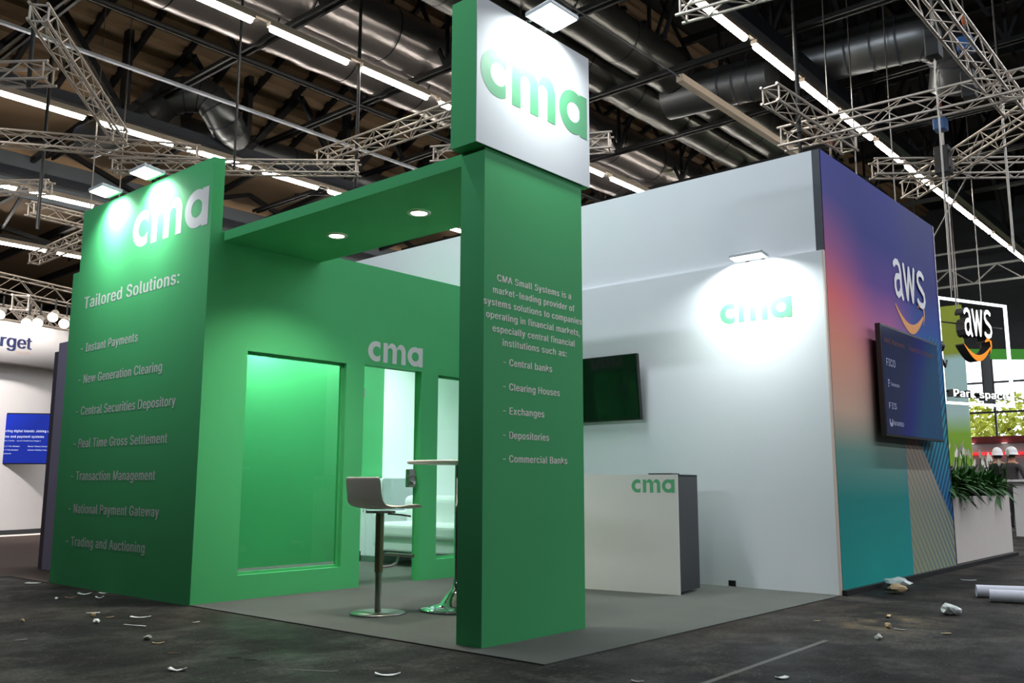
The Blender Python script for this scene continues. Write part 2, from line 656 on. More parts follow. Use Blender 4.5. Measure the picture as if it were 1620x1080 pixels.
# blue presentation screens (lit)
def screen_mat(name, c0, c1, c2, strength):
    global nt, tc
    m = bpy.data.materials.new(name)
    m.use_nodes = True
    nt = m.node_tree
    b = nt.nodes['Principled BSDF']
    b.inputs['Roughness'].default_value = 0.12
    b.inputs['Base Color'].default_value = (0.01, 0.01, 0.012, 1)
    tc = nt.nodes.new('ShaderNodeTexCoord')
    sp = nt.nodes.new('ShaderNodeSeparateXYZ')
    nt.links.new(tc.outputs['Generated'], sp.inputs[0])
    c = ramp(math_('ADD', sp.outputs[0], math_('MULTIPLY', math_('SUBTRACT', 0.5, sp.outputs[2]), 0.35)),
             [(0.30, c0), (0.52, c1), (0.75, c2)])
    nt.links.new(c, b.inputs['Emission Color'])
    b.inputs['Emission Strength'].default_value = strength
    return m


M_scr_right = screen_mat('partner_screen', (34, 44, 84), (30, 38, 124), (26, 78, 120), 0.38)
M_scr_left = screen_mat('event_screen', (16, 40, 150), (20, 52, 190), (14, 40, 150), 0.9)

LX, LN = (0, -1, 0), (-1, 0, 0)      # faces that look towards -X: reading direction, normal
FX, FN = (1, 0, 0), (0, -1, 0)       # faces that look towards -Y
UP = (0, 0, 1)

# ------------------------------------------------------------------ floor, carpet and the hall shell
fl = MB().add([(-14, -25, 0), (38, -25, 0), (38, 40, 0), (-14, 40, 0)], [(0, 1, 2, 3)])
struct(fl.build('floor', M_floor))
cp = MB().box((0.0, -3.504, 0.0), (4.0, 0.0, 0.008))
cp.box((0.105, 0.0, 0.0), (4.0, 2.42, 0.008))
tag(cp.build('carpet', M_carpet), 'thin grey exhibition carpet covering the floor of the green stand', 'carpet')
cb = MB().box((-0.03, 2.56, 0.0), (3.9, 39.9, 0.006)).box((-13.95, 3.4, 0.0), (-0.03, 39.9, 0.006))
tag(cb.build('carpet', M_carpet_brown), 'dark brown aisle carpet behind the green list panel at left', 'carpet')

M_roof = mat('brown_roof_deck', (158, 132, 102), rough=0.8, var=0.15, scale=0.8)
M_roofd = mat('dark_roof_deck', (34, 29, 26), rough=0.85, var=0.15, scale=0.5)
M_fascia = mat('grey_cladding', (92, 100, 106), rough=0.7, var=0.06, scale=0.4)
M_hallwall = mat('hall_wall_panels', (86, 90, 94), rough=0.8, var=0.08, scale=0.3)


def corrugated(y0, z0, y1, z1, x0, x1, period=0.36, depth=0.11):
    mb = MB()
    L = math.hypot(y1 - y0, z1 - z0)
    ty, tz = (y1 - y0) / L, (z1 - z0) / L
    ny, nz_ = -tz, ty
    if nz_ > 0:
        ny, nz_ = -ny, -nz_
    prof, s = [], 0.0
    while s < L:
        for ds, h in ((0, 0), (0.42, 0), (0.5, 1), (0.92, 1)):
            ss = min(L, s + ds * period)
            prof.append((y0 + ty * ss + ny * h * depth, z0 + tz * ss + nz_ * h * depth))
        s += period
    vs = [(x0, p[0], p[1]) for p in prof] + [(x1, p[0], p[1]) for p in prof]
    n = len(prof)
    mb.add(vs, [(i, i + 1, n + i + 1, n + i) for i in range(n - 1)])
    return mb


roof = corrugated(5.0, 13.05, 13.5, 9.2, -14, 38)
struct(roof.build('ceiling', M_roof))
struct(MB().add([(-14, -25, 12.6), (38, -25, 12.6), (38, 5.0, 13.05), (-14, 5.0, 13.05)], [(0, 1, 2, 3)]).build('ceiling', M_roofd))
struct(MB().add([(-14, 13.5, 9.9), (38, 13.5, 9.9), (38, 18.2, 9.5), (-14, 18.2, 9.5)], [(0, 1, 2, 3)]).build('ceiling', M_roof))
struct(MB().box((-14, 13.45, 9.1), (38, 13.55, 9.95)).build('trim_1', M_blacksteel))
struct(MB().box((-14, 18.0, 8.3), (38, 18.12, 9.45)).build('trim_2', M_fascia))
struct(MB().add([(-14, 18.12, 8.9), (38, 18.12, 8.9), (38, 40, 8.6), (-14, 40, 8.6)], [(0, 1, 2, 3)]).build('ceiling', M_roof))
struct(MB().box((-14, 40, 0), (38, 40.2, 9)).build('wall_left', M_hallwall))
struct(MB().box((-14.2, -25, 0), (-14, 40, 13.2)).build('wall_near', M_hallwall))
struct(MB().box((-14, -25.2, 0), (38, -25, 13.2)).build('wall_right', M_hallwall))
# far wall with a glazed strip between z=2.75 and z=6.4
wf = MB().box((38, -25, 6.45), (38.3, 40, 13.2)).box((38, -25, 0), (38.3, 40, 2.75)).box((38, 6.0, 2.75), (38.3, 40, 6.45)).box((38, -25, 2.75), (38.3, -9, 6.45))
struct(wf.build('wall_far', M_hallwall))
wi = thing('window_1', 'wide glazed strip in the far wall with trees outside', 'window', (38, 0, 2.75))
wi['kind'] = 'structure'
mb = MB()
for k in range(0, 11):
    y = -9 + 1.5 * k
    mb.box((37.95, y - 0.035, 2.75), (38.08, y + 0.035, 6.45))
for z in (2.75, 3.95, 5.2, 6.45):
    mb.box((37.96, -9, z - 0.04), (38.07, 6, z + 0.04))
child(mb, 'window_frame', M_frame, wi)
child(MB().box((38.0, -9, 2.75), (38.02, 6, 6.45)), 'glazing', glass('window_glass', (0.95, 0.98, 1, 1), 0.02), wi)

# ------------------------------------------------------------------ the green stand
# tall list panel
tp = thing('list_panel', 'tall green panel listing payment services in grey letters', 'panel')
child(MB().box((0, 0, 0), (0.105, 2.402, 3.615)), 'panel_board', M_green, tp)
rows = [('Tailored Solutions:', 2.235, 2.605, 0.165, 1.78), ('- Instant Payments', 2.235, 2.175, 0.118, 1.12), ('- New Generation Clearing', 2.235, 1.872, 0.118, 1.58),
        ('- Central Securities Depository', 2.235, 1.568, 0.118, 1.84), ('- Real Time Gross Settlement', 2.235, 1.263, 0.118, 1.74),
        ('- Transaction Management', 2.235, 0.960, 0.118, 1.58), ('- National Payment Gateway', 2.235, 0.660, 0.118, 1.68), ('- Trading and Auctioning', 2.235, 0.362, 0.118, 1.48)]
for s, y, z, h, w in rows:
    child(fit_text(s, (0, y, z), LX, UP, LN, h, w, bold=0.017), 'text_line', M_ltlist, tp)
lg = child(cma_mb((0, 1.34, 3.045), LX, UP, LN, 0.335, 1.29), 'logo_lettering', M_ltgrey, tp)

# glazed front wall of the meeting room (x .105 .. 4.0, y 0 .. .1)
gw = thing('glazed_partition', 'green partition with a big window beside the glass door', 'partition', (0.105, 0, 0))
WT = 0.10
OP = [(0.405, 1.45, 0.20, 2.03), (1.662, 2.40, 0.0, 2.04), (2.63, 3.45, 0.20, 2.03)]   # openings x0,x1,z0,z1
mb = MB()
xs = 0.105
for x0, x1, z0, z1 in OP:
    mb.box((xs, 0, 0), (x0, WT, 3.003))
    mb.box((x0, 0, z1), (x1, WT, 3.003))
    if z0 > 0:
        mb.box((x0, 0, 0), (x1, WT, z0))
    xs = x1
mb.box((xs, 0, 0), (4.0, WT, 3.003))
child(mb, 'wall_body', M_green, gw)
child(cma_mb((1.70, 0, 2.083), FX, UP, FN, 0.195, 0.705), 'logo_lettering', M_ltgrey, gw)
M_glassA = glass('tinted_pane', (0.86, 0.97, 0.92, 1), 0.015, 1.5)
M_glassB = glass('clear_pane', (0.93, 0.99, 0.97, 1), 0.015, 1.45)
for (x0, x1, z0, z1), gm in ((OP[0], M_glassA), (OP[2], M_glassB)):
    fr = MB()
    e = 0.022
    for a, b2 in (((x0, 0.045, z0), (x0 + e, 0.075, z1)), ((x1 - e, 0.045, z0), (x1, 0.075, z1)), ((x0 + e, 0.045, z0), (x1 - e, 0.075, z0 + e)), ((x0 + e, 0.045, z1 - e), (x1 - e, 0.075, z1))):
        fr.box(a, b2)
    fo = child(fr, 'glazing_bead', M_green, gw)
    child(MB().box((x0 + e, 0.056, z0 + e), (x1 - e, 0.064, z1 - e)), 'pane', gm, fo)

# glass door
x0, x1, z0, z1 = OP[1]
dr = thing('glass_door', 'frameless clear glass door with lever lock in the green partition', 'door', (x0, 0.04, 0))
child(MB().box((x0 + 0.006, 0.056, 0.014), (x1 - 0.02, 0.064, z1 - 0.006)), 'door_leaf', M_glassB, dr)
for zc in (0.28, 1.78):
    child(MB().box((x0 - 0.0, 0.042, zc - 0.045), (x0 + 0.05, 0.078, zc + 0.045)), 'hinge', M_black if zc < 1 else M_flood_body, dr, 0.004)
lk = child(MB().box((x1 - 0.115, 0.036, 0.90), (x1 - 0.022, 0.084, 1.075)), 'lock_case', M_steel, dr, 0.004)
lk['label'] = 'steel lock with lever handle'
mb = MB().tube([(x1 - 0.07, 0.036, 1.01), (x1 - 0.07, -0.005, 1.01), (x1 - 0.08, -0.018, 1.008), (x1 - 0.20, -0.022, 1.006)], 0.0095, 10)
o = child(mb, 'lever_handle', M_steel, lk)
mb = MB().tube([(x1 - 0.07, 0.036, 0.945), (x1 - 0.07, 0.004, 0.945)], 0.017, 14)
child(mb, 'lock_cylinder', M_chrome, lk)

# canopy
cn = thing('canopy', 'green canopy beam with two downlights joining pillar and partition', 'canopy', (0.126, 0, 2.919))
cm_ = MB()
CX0, CX1, CY0, CY1 = 0.126, 1.111, -2.747, 0.0
cm_.box((CX0, CY0, 2.919), (CX1, CY1, 3.0))
child(cm_, 'canopy_box', M_green, cn)
M_can = mat('downlight_rim', (210, 205, 190), rough=0.3, metal=0.6)
M_dl = emis('downlight_glow', (255, 246, 226), 22.0)
for (px, py) in ((0.632, -0.845), (0.634, -1.81)):
    rg = child(MB().lathe([(0.060, 2.912), (0.066, 2.908), (0.086, 2.910), (0.090, 2.9185)], (px, py, 0), 32), 'downlight', M_can, cn)
    child(MB().lathe([(0.0, 2.913), (0.060, 2.913)], (px, py, 0), 32), 'lamp_disc', M_dl, rg)
    L = bpy.data.lights.new('downlight_beam', 'SPOT')
    L.energy = 120
    L.spot_size = math.radians(128)
    L.spot_blend = 0.8
    L.shadow_soft_size = 0.06
    L.color = (1, 0.96, 0.88)
    lo = bpy.data.objects.new('downlight_beam', L)
    COL.objects.link(lo)
    lo.location = (px, py, 2.90)

# pillar with sign box
pl = thing('sign_pillar', 'green text pillar carrying a white logo sign box on top', 'pillar', (0.117, -2.949, 0))
PX0, PX1, PY0, PY1 = 0.117, 1.111, -2.949, -2.747
child(MB().box((PX0, PY0, 0), (PX1, PY1, 2.998)), 'pillar_board', M_green, pl)
SX0, SX1, SY0, SY1 = 0.02, 1.195, -2.965, -2.745
sb = child(MB().box((SX0, SY0 + 0.006, 2.998), (SX1, SY1, 3.97)), 'sign_box', M_green, pl)
child(MB().box((SX0 + 0.002, SY0, 3.0), (SX1, SY0 + 0.006, 3.97)), 'sign_face', M_white, sb)
child(cma_mb((0.055, SY0, 3.345), FX, UP, FN, 0.315, 1.11), 'logo_lettering', M_ltgreen, sb)
mb = MB()
xm = (PX0 + PX1) / 2
para = [('CMA Small Systems is a', 2.172, 0.745), ('market-leading provider of', 2.092, 0.82), ('systems solutions to companies', 2.013, 1.0), ('operating in financial markets,', 1.933, 0.94),
        ('especially central financial', 1.853, 0.825), ('institutions such as:', 1.775, 0.64)]
for s, z, w in para:
    child(fit_text(s, (xm - 0.005, PY0, z - 0.006), FX, UP, FN, 0.060, min(w, 0.985), bold=0.017, align='CENTER'), 'text_line', M_ltbeige, pl)
for s, z, w in (('- Central banks', 1.650, 0.475), ('- Clearing Houses', 1.500, 0.555), ('- Exchanges', 1.352, 0.392), ('- Depositories', 1.205, 0.44), ('- Commercial Banks', 1.062, 0.63)):
    child(fit_text(s, (0.297, PY0, z), FX, UP, FN, 0.062, w, bold=0.017), 'text_line', M_ltbeige, pl)

# meeting-room walls behind the glass
o = MB().box((0.105, 2.402, 0), (4.0, 2.537, 3.0)).add([], [])
o.box((0.0, 2.403, 0), (0.105, 2.537, 3.0))
tag(o.build('room_wall', M_green), 'green end wall closing the meeting room behind the list panel', 'wall')

# white CMA wall
ww = thing('logo_wall', 'white stand wall with a green logo under a floodlight', 'wall', (4.0, -3.504, 0))
mb = MB().box((4.0, -3.49, 0), (4.04, 2.402, 3.022))
child(mb, 'wall_board', M_white, ww)
child(MB().box((4.0, -3.504, 0), (4.04, -3.49, 3.022)), 'end_strip', M_cream, ww)
child(cma_mb((4.0, -2.462, 2.452), LX, UP, LN, 0.193, 0.725), 'logo_lettering', M_ltgreen, ww)
mb = MB().box((3.992, -2.53, 0.012), (4.0, -2.46, 0.062))
child(mb, 'cable_hole', M_black, ww)

# the neighbour's stand: tall white back wall and the printed wall
bw = thing('back_wall', 'tall plain white wall rising behind the white logo wall', 'wall', (4.04, -3.42, 0))
child(MB().box((4.041, -3.425, 0), (4.14, 3.2, 3.985)), 'wall_board', M_white, bw)
child(MB().box((4.041, -3.498, 0.0), (4.14, -3.425, 3.985)), 'edge_profile', M_frame, bw)
gwl = thing('gradient_wall', 'tall colour-gradient wall printed with white letters and an orange arrow', 'wall', (4.05, -3.504, 0))
pb = MB().add([(0, 0, 0), (3.333, 0, 0), (3.333, 0, 3.983), (0, 0, 3.983), (0, 0.006, 0), (3.333, 0.006, 0), (3.333, 0.006, 3.983), (0, 0.006, 3.983)],
              [(0, 1, 2, 3), (7, 6, 5, 4), (0, 4, 5, 1), (1, 5, 6, 2), (2, 6, 7, 3), (3, 7, 4, 0)]).build('printed_face', M_grad, gwl)
child(MB().box((4.14, -3.497, 0), (7.383, -3.30, 3.975)), 'wall_core', M_frame, gwl)
child(MB().box((7.383, -3.51, 0), (7.40, -3.30, 3.985)), 'edge_profile', M_steel, gwl)
child(MB().box((4.03, -3.545, 0.0), (10.12, -3.505, 0.045)), 'kick_plate', M_blacksteel, gwl)


def smile_poly(w, h):
    """swoosh: thick in the middle, thin at the left end"""
    up_, lo_ = [], []
    n = 24
    for i in range(n + 1):
        t = i / n
        x = t * w
        c = -h * math.sin(math.pi * (0.06 + 0.86 * t)) ** 1.0
        th = 0.36 * h * (0.12 + math.sin(math.pi * (0.05 + 0.83 * t)) ** 1.2)
        up_.append((x, c + th / 2))
        lo_.append((x, c - th / 2))
    return up_, lo_


def aws_letters(o, du, dv, dn, xh, width, depth=0.003, slim=0.17):
    """rounded lower-case a w s drawn as strokes, plus the smile; unit = x-height, 3.05 wide"""
    mb = MB()
    o, du, dv, dn = Vector(o), Vector(du), Vector(dv), Vector(dn)
    kx = width / 2.75

    def P(p):
        return o + du * (p[0] * kx) + dv * (p[1] * xh) + dn * depth

    def stroke(pts, w):
        nonlocal o
        o = o + dn * 0.0008
        n = len(pts)
        a, b_ = [], []
        for i, p in enumerate(pts):
            q0 = pts[max(0, i - 1)]
            q1 = pts[min(n - 1, i + 1)]
            dx, dy = q1[0] - q0[0], q1[1] - q0[1]
            L = math.hypot(dx, dy) or 1
            nx, ny = -dy / L * w / 2, dx / L * w / 2
            a.append((p[0] + nx, p[1] + ny))
            b_.append((p[0] - nx, p[1] - ny))
        strip_poly(mb, a, b_, P)
        for p in (pts[0], pts[-1]):
            o = o + dn * 0.0003
            ring = arc(p[0], p[1], w / 2, 0, 360, 12)[:-1]
            mb.add([P(q) for q in ring], [tuple(range(len(ring)))])
    w = slim
    # a
    stroke([(0.06, 0.86), (0.2, 0.95), (0.38, 0.96), (0.52, 0.88), (0.58, 0.72), (0.58, 0.4), (0.60, 0.16), (0.68, 0.03)], w)
    stroke([(0.56, 0.56), (0.38, 0.58), (0.2, 0.54), (0.09, 0.42), (0.08, 0.24), (0.16, 0.10), (0.30, 0.05), (0.46, 0.12), (0.57, 0.26)], w)
    # w
    stroke([(0.86, 0.95), (1.08, 0.07)], w)
    stroke([(1.08, 0.07), (1.30, 0.92)], w)
    stroke([(1.30, 0.92), (1.52, 0.07)], w)
    stroke([(1.52, 0.07), (1.74, 0.95)], w)
    # s
    stroke([(2.60, 0.88), (2.44, 0.96), (2.24, 0.96), (2.08, 0.86), (2.06, 0.70), (2.18, 0.58), (2.42, 0.48), (2.60, 0.38), (2.64, 0.22), (2.54, 0.08), (2.34, 0.03), (2.12, 0.06), (2.00, 0.13)], w)
    return mb


def smile_mb(o, du, dv, dn, w, h, depth=0.003):
    mb = MB()
    o, du, dv, dn = Vector(o), Vector(du), Vector(dv), Vector(dn)

    def P(p):
        return o + du * p[0] + dv * p[1] + dn * depth
    a, b_ = smile_poly(w, h)
    strip_poly(mb, a, b_, P)
    # hooked arrow head
    o = o + dn * 0.0008
    hx = [(w * 0.80, 0.10 * h), (w * 0.90, 0.24 * h), (w * 1.02, 0.18 * h), (w * 1.04, -0.18 * h), (w * 0.98, -0.62 * h)]
    n = len(hx)
    wd = [0.05, 0.13, 0.16, 0.10, 0.03]
    aa = [(p[0], p[1] + wd[i] * h) if i < 2 else (p[0] + wd[i] * h * 0.6, p[1]) for i, p in enumerate(hx)]
    bb = [(p[0], p[1] - wd[i] * h) if i < 2 else (p[0] - wd[i] * h * 0.6, p[1]) for i, p in enumerate(hx)]
    strip_poly(mb, aa, bb, P)
    return mb


M_awsw = mat('white_print', (246, 244, 244), rough=0.6)
M_orange = mat('orange_print', (250, 168, 90), rough=0.6)
GY = -3.504
child(aws_letters((5.87, GY, 2.90), FX, UP, FN, 0.40, 1.02), 'logo_lettering', M_awsw, gwl)
child(smile_mb((5.86, GY, 2.86), FX, UP, FN, 0.93, 0.26), 'logo_smile', M_orange, gwl)

# ------------------------------------------------------------------ booth furniture
# floodlights
def floodlight(label, base, outd, along, w=0.31, d=0.22, tilt=0.12, group=None, watts=FLOOD_W, aim=0.35, spread=150):
    """base: middle of the inner edge (top of the wall); outd: away from the wall; along: along the wall top"""
    base, outd, along = Vector(base), Vector(outd).normalized(), Vector(along).normalized()
    t = thing('floodlight', label, 'floodlight', base, group)
    z = Vector((0, 0, 1))
    ax = (outd + z * tilt).normalized()           # lamp head slopes up slightly away from the wall
    nz_ = along.cross(ax)
    if nz_.z < 0:
        nz_ = -nz_
    p0 = base + outd * 0.03
    p1 = p0 + ax * d
    mb = MB().obox(p0 + nz_ * 0.018, p1 + nz_ * 0.018, w, 0.03, nz_)
    body = child(mb, 'lamp_body', M_flood_body, t, 0.005)
    ln = MB().obox(p0 + ax * 0.035, p1 - ax * 0.012, w - 0.025, 0.004, nz_)
    child(ln, 'lens', M_lens, body)
    # bracket from wall top to lamp
    for s in (-0.08, 0.08):
        q = base + along * s
        child(MB().obox(q - outd * 0.05 + z * 0.012, q + outd * 0.05 + z * 0.012, 0.022, 0.012), 'bracket', M_blacksteel, t)
    a = area_light('floodlight_beam', (p0 + p1) / 2 - nz_ * 0.012, -z * 1.0 - outd * aim, w - 0.03, d - 0.04, watts, (0.91, 1.0, 0.99), spread)
    # keep the lamp's long side along the wall
    dirv = (-z - outd * aim).normalized()
    xax = along
    yax = dirv.cross(xax) * -1
    rotm = Matrix((xax, (-dirv).cross(xax), -dirv)).transposed()
    a.rotation_euler = rotm.to_euler()
    return t


floodlight('bright floodlight on top of the white sign box', (0.60, -2.965, 3.975), (0, -1, 0), (1, 0, 0), w=0.30, d=0.22, watts=FLOOD_W * 0.55)
floodlight('floodlight on the white logo wall above the green logo', (4.0, -2.835, 3.022), (-1, 0, 0), (0, 1, 0), w=0.33, d=0.16, watts=FLOOD_W * 1.35)
floodlight('left floodlight of the pair on the green list panel', (0.0, 1.68, 3.62), (-1, 0, 0), (0, 1, 0), w=0.28, d=0.20, watts=FLOOD_W * 0.6, spread=125)
floodlight('right floodlight of the pair on the green list panel', (0.0, 0.89, 3.62), (-1, 0, 0), (0, 1, 0), w=0.28, d=0.20, watts=FLOOD_W * 0.6, spread=125)
# lamps of the same kind inside the meeting room light its walls
floodlight('left floodlight inside the meeting room on its green end wall', (2.06, 2.402, 3.0), (0, -1, 0), (1, 0, 0), w=0.28, d=0.2, watts=FLOOD_W * 2.2)
floodlight('right floodlight inside the meeting room on its green end wall', (3.0, 2.402, 3.0), (0, -1, 0), (1, 0, 0), w=0.28, d=0.2, watts=FLOOD_W * 0.8)

# counter
ct = thing('counter', 'white and charcoal reception counter with a green logo', 'counter', (3.078, -2.49, 0))
cvec = Vector((2.935, -1.55, 0)) - Vector((3.078, -2.49, 0))
cd = cvec.normalized()
cnrm = Vector((cd.y, -cd.x, 0))           # towards +x side (depth)
p = Vector((3.078, -2.49, 0))
dep = 0.47
CW = 1.05


def cpt(a, b2, z):
    q = p + cd * a + cnrm * b2
    return (q.x, q.y, z)


def hexa(mb, a0, a1, b0, b1, z0, z1):
    vs = [cpt(a0, b0, z0), cpt(a1, b0, z0), cpt(a1, b1, z0), cpt(a0, b1, z0), cpt(a0, b0, z1), cpt(a1, b0, z1), cpt(a1, b1, z1), cpt(a0, b1, z1)]
    mb.add(vs, [(3, 2, 1, 0), (4, 5, 6, 7), (0, 1, 5, 4), (1, 2, 6, 5), (2, 3, 7, 6), (3, 0, 4, 7)])
    return mb


child(hexa(MB(), 0, CW, 0, 0.018, 0.008, 1.018), 'front_panel', M_wpaint, ct)
child(hexa(MB(), 0, 0.02, 0.018, dep, 0.03, 1.016), 'side_panel', M_dark, ct)
child(hexa(MB(), CW - 0.02, CW, 0.018, dep, 0.008, 1.016), 'side_panel', M_dark, ct)
child(hexa(MB(), 0, CW, 0.018, dep, 1.0, 1.018), 'counter_top', M_dark, ct)
child(hexa(MB(), 0.02, CW - 0.02, 0.06, dep - 0.02, 0.5, 0.52), 'shelf', M_dark, ct)
child(cma_mb(cpt(0.43, 0, 0.862), -cd, UP, -cnrm, 0.115, 0.405), 'logo_lettering', M_ltgreen, ct)
tab = hexa(MB(), 0.10, 0.32, 0.12, 0.30, 1.018, 1.030)
tag(tab.build('tablet', M_black), 'black flat tablet lying on the counter top', 'tablet')

# television on the white wall
tv = thing('television', 'black switched-off television on the white wall behind the pillar', 'television', (4.0, -0.97, 1.9))
tilt = math.radians(5)
mb = MB()
y0, y1 = -1.60, -0.36
tvb, tvt = 1.575, 2.24
xb, xt = 3.90, 3.90 - (tvt - tvb) * math.sin(tilt)
def tvpt(y, f, dx):
    return (xb + (xt - xb) * f + dx, y, tvb + (tvt - tvb) * f)
def slab(mb, ya, yb, f0, f1, d0, d1):
    vs = [tvpt(ya, f0, d0), tvpt(yb, f0, d0), tvpt(yb, f0, d1), tvpt(ya, f0, d1), tvpt(ya, f1, d0), tvpt(yb, f1, d0), tvpt(yb, f1, d1), tvpt(ya, f1, d1)]
    return mb.add(vs, [(3, 2, 1, 0), (4, 5, 6, 7), (0, 1, 5, 4), (1, 2, 6, 5), (2, 3, 7, 6), (3, 0, 4, 7)])
case = child(slab(MB(), y0, y1, 0, 1, 0.0, 0.045), 'casing', M_black, tv)
child(slab(MB(), y0 + 0.012, y1 - 0.012, 0.028, 0.985, -0.0015, 0.002), 'screen', M_screen, tv)
child(MB().box((3.93, -1.15, 1.78), (4.0, -0.82, 2.02)), 'wall_bracket', M_blacksteel, tv)

# bar stool
ST = Vector((0.66, -1.425, 0.008))
stl = thing('bar_stool', 'pale low-backed bar stool on a round steel base by the table', 'stool', ST, None, math.radians(0))
def loc_build(mb, name, m_, root, bevel=0.0):
    return mb.build(name, m_, root, bevel)
loc_build(MB().lathe([(0, 0), (0.196, 0), (0.20, 0.004), (0.198, 0.010), (0.03, 0.014), (0.0, 0.014)], n=48), 'base_plate', M_steel, stl)
loc_build(MB().tube([(0, 0, 0.012), (0, 0, 0.36)], 0.024, 24), 'post', M_steel, stl)
loc_build(MB().tube([(0, 0, 0.29), (0, 0, 0.715)], 0.031, 24), 'sleeve', mat('bronze_steel', (150, 128, 112), rough=0.35, metal=0.9), stl)
ft = MB().tube([(0.03, 0, 0.325), (0.13, 0, 0.328), (0.17, 0, 0.345), (0.195, 0, 0.40)], 0.011, 10)
ft.tube([(0.2, -0.15, 0.402), (0.2, 0.15, 0.402)], 0.0125, 10)
loc_build(ft, 'footrest', M_steel, stl)
loc_build(MB().box((-0.08, -0.07, 0.712), (0.09, 0.07, 0.728)), 'seat_plate', M_steel, stl, 0.004)
loc_build(MB().tube([(0.03, -0.05, 0.708), (0.10, -0.12, 0.70), (0.13, -0.19, 0.69)], 0.006, 8), 'height_lever', M_black, stl)
# moulded shell: profile swept sideways
prof = [(0.235, 0.735), (0.20, 0.752), (0.12, 0.752), (0.03, 0.742), (-0.05, 0.738), (-0.11, 0.746), (-0.155, 0.775), (-0.18, 0.83), (-0.192, 0.90), (-0.20, 0.975)]
sh, N = MB(), 12
vs = []
for (x, z) in prof:
    for k in range(N + 1):
        w = (k / N - 0.5)
        half = 0.205 if z < 0.8 else 0.195
        curve = 0.022 * (2 * w) ** 2
        vs.append((x + (curve if z > 0.8 else curve * 0.2), w * 2 * half, z + (curve * 0.6 if z < 0.78 else 0)))
fs = [(i * (N + 1) + k, i * (N + 1) + k + 1, (i + 1) * (N + 1) + k + 1, (i + 1) * (N + 1) + k) for i in range(len(prof) - 1) for k in range(N)]
sh.add(vs, fs, True)
so = loc_build(sh, 'seat_shell', M_stool, stl)
md = so.modifiers.new('s', 'SOLIDIFY'); md.thickness = 0.014
md = so.modifiers.new('ss', 'SUBSURF'); md.levels = 1; md.render_levels = 2

# bar table
BT = Vector((1.19, -1.72, 0.008))
bt = thing('bar_table', 'round white bar table on a chrome trumpet foot behind the pillar', 'table', BT)
loc_build(MB().lathe([(0, 0.0), (0.275, 0.0), (0.285, 0.006), (0.28, 0.014), (0.22, 0.024), (0.14, 0.045), (0.08, 0.125), (0.05, 0.15), (0.038, 0.22)], n=56), 'foot', M_chrome, bt)
loc_build(MB().tube([(0, 0, 0.20), (0, 0, 1.075)], 0.037, 28), 'column', M_chrome, bt)
loc_build(MB().lathe([(0, 1.073), (0.39, 1.073), (0.402, 1.080), (0.402, 1.092), (0.398, 1.096), (0, 1.096)], n=64), 'table_top', M_tabletop, bt)

# sofa and cabinet in the meeting room
sf = thing('sofa', 'white leather sofa with metal legs inside the glazed meeting room', 'sofa', (3.66, 0.95, 0.008))
def sbx(a, b2, name, m_=M_leather, bev=0.05):
    return child(MB().box(a, b2), name, m_, sf, bev, 4)
sbx((3.30, 0.15, 0.17), (3.95, 1.72, 0.33), 'sofa_base', bev=0.03)
sbx((3.26, 0.92, 0.31), (3.80, 1.60, 0.50), 'seat_cushion', bev=0.06)
sbx((3.26, 0.25, 0.31), (3.80, 0.93, 0.50), 'seat_cushion', bev=0.06)
sbx((3.68, 0.20, 0.33), (3.95, 1.66, 0.80), 'backrest', bev=0.08)
sbx((3.30, 1.58, 0.20), (3.92, 1.76, 0.62), 'armrest', bev=0.05)
sbx((3.30, 0.10, 0.20), (3.92, 0.28, 0.62), 'armrest', bev=0.05)
for (lx, ly) in ((3.36, 1.66), (3.36, 0.2), (3.88, 1.66), (3.88, 0.2)):
    child(MB().tube([(lx, ly, 0.008), (lx, ly, 0.19)], 0.022, 12), 'leg', M_steel, sf)
cbn = thing('cabinet', 'low white cabinet standing beside the sofa in the meeting room', 'cabinet', (3.5, 1.83, 0.008))
child(MB().box((3.50, 1.80, 0.07), (3.98, 2.38, 1.0)), 'cabinet_body', M_cab, cbn, 0.003)
child(MB().box((3.53, 1.82, 0.008), (3.96, 2.36, 0.07)), 'plinth', M_cab, cbn)
for (a, b2) in ((1.805, 2.088), (2.092, 2.375)):
    d_ = child(MB().box((3.482, a, 0.08), (3.50, b2, 0.985)), 'cabinet_door', M_cab, cbn, 0.002)
    yk = 2.06 if a < 2 else 2.12
    child(MB().tube([(3.482, yk, 0.60), (3.462, yk, 0.60), (3.462, yk, 0.72), (3.482, yk, 0.72)], 0.004, 8), 'door_handle', M_steel, d_)

# partner screen on the gradient wall
ps = thing('television', 'blue partner list screen mounted on the colour-gradient wall', 'television', (5.98, -3.62, 1.95))
X0, X1, Z0, Z1 = 5.02, 6.82, 1.395, 2.48
YS = -3.62
child(MB().box((X0, YS, Z0), (X1, YS + 0.05, Z1)), 'casing', M_black, ps)
child(MB().box((X0 + 0.02, YS - 0.002, Z0 + 0.02), (X1 - 0.02, YS + 0.001, Z1 - 0.02)), 'screen', M_scr_right, ps)
child(MB().box((5.6, YS + 0.05, 1.7), (6.3, -3.505, 2.2)), 'wall_bracket', M_blacksteel, ps)
sx, sz = X0, Z0
M_scrt = emis('screen_text_grey', (150, 155, 185), 0.55)
M_scro = emis('screen_text_dim', (120, 90, 80), 0.4)
def put(lst, name, mm):
    for s, x, z, h, w in lst:
        child(fit_text(s, (x, YS - 0.003, z), FX, UP, FN, h, w, bold=0.004), name, mm, ps)
lt = [('FICO', 5.13, 2.075, 0.105, 0.25), ('FIS', 5.13, 1.66, 0.085, 0.21), ('Temenos', 5.21, 1.885, 0.05, 0.25), ('MAMBU', 5.24, 1.50, 0.06, 0.28)]
put(lt, 'screen_lettering', M_scrt)
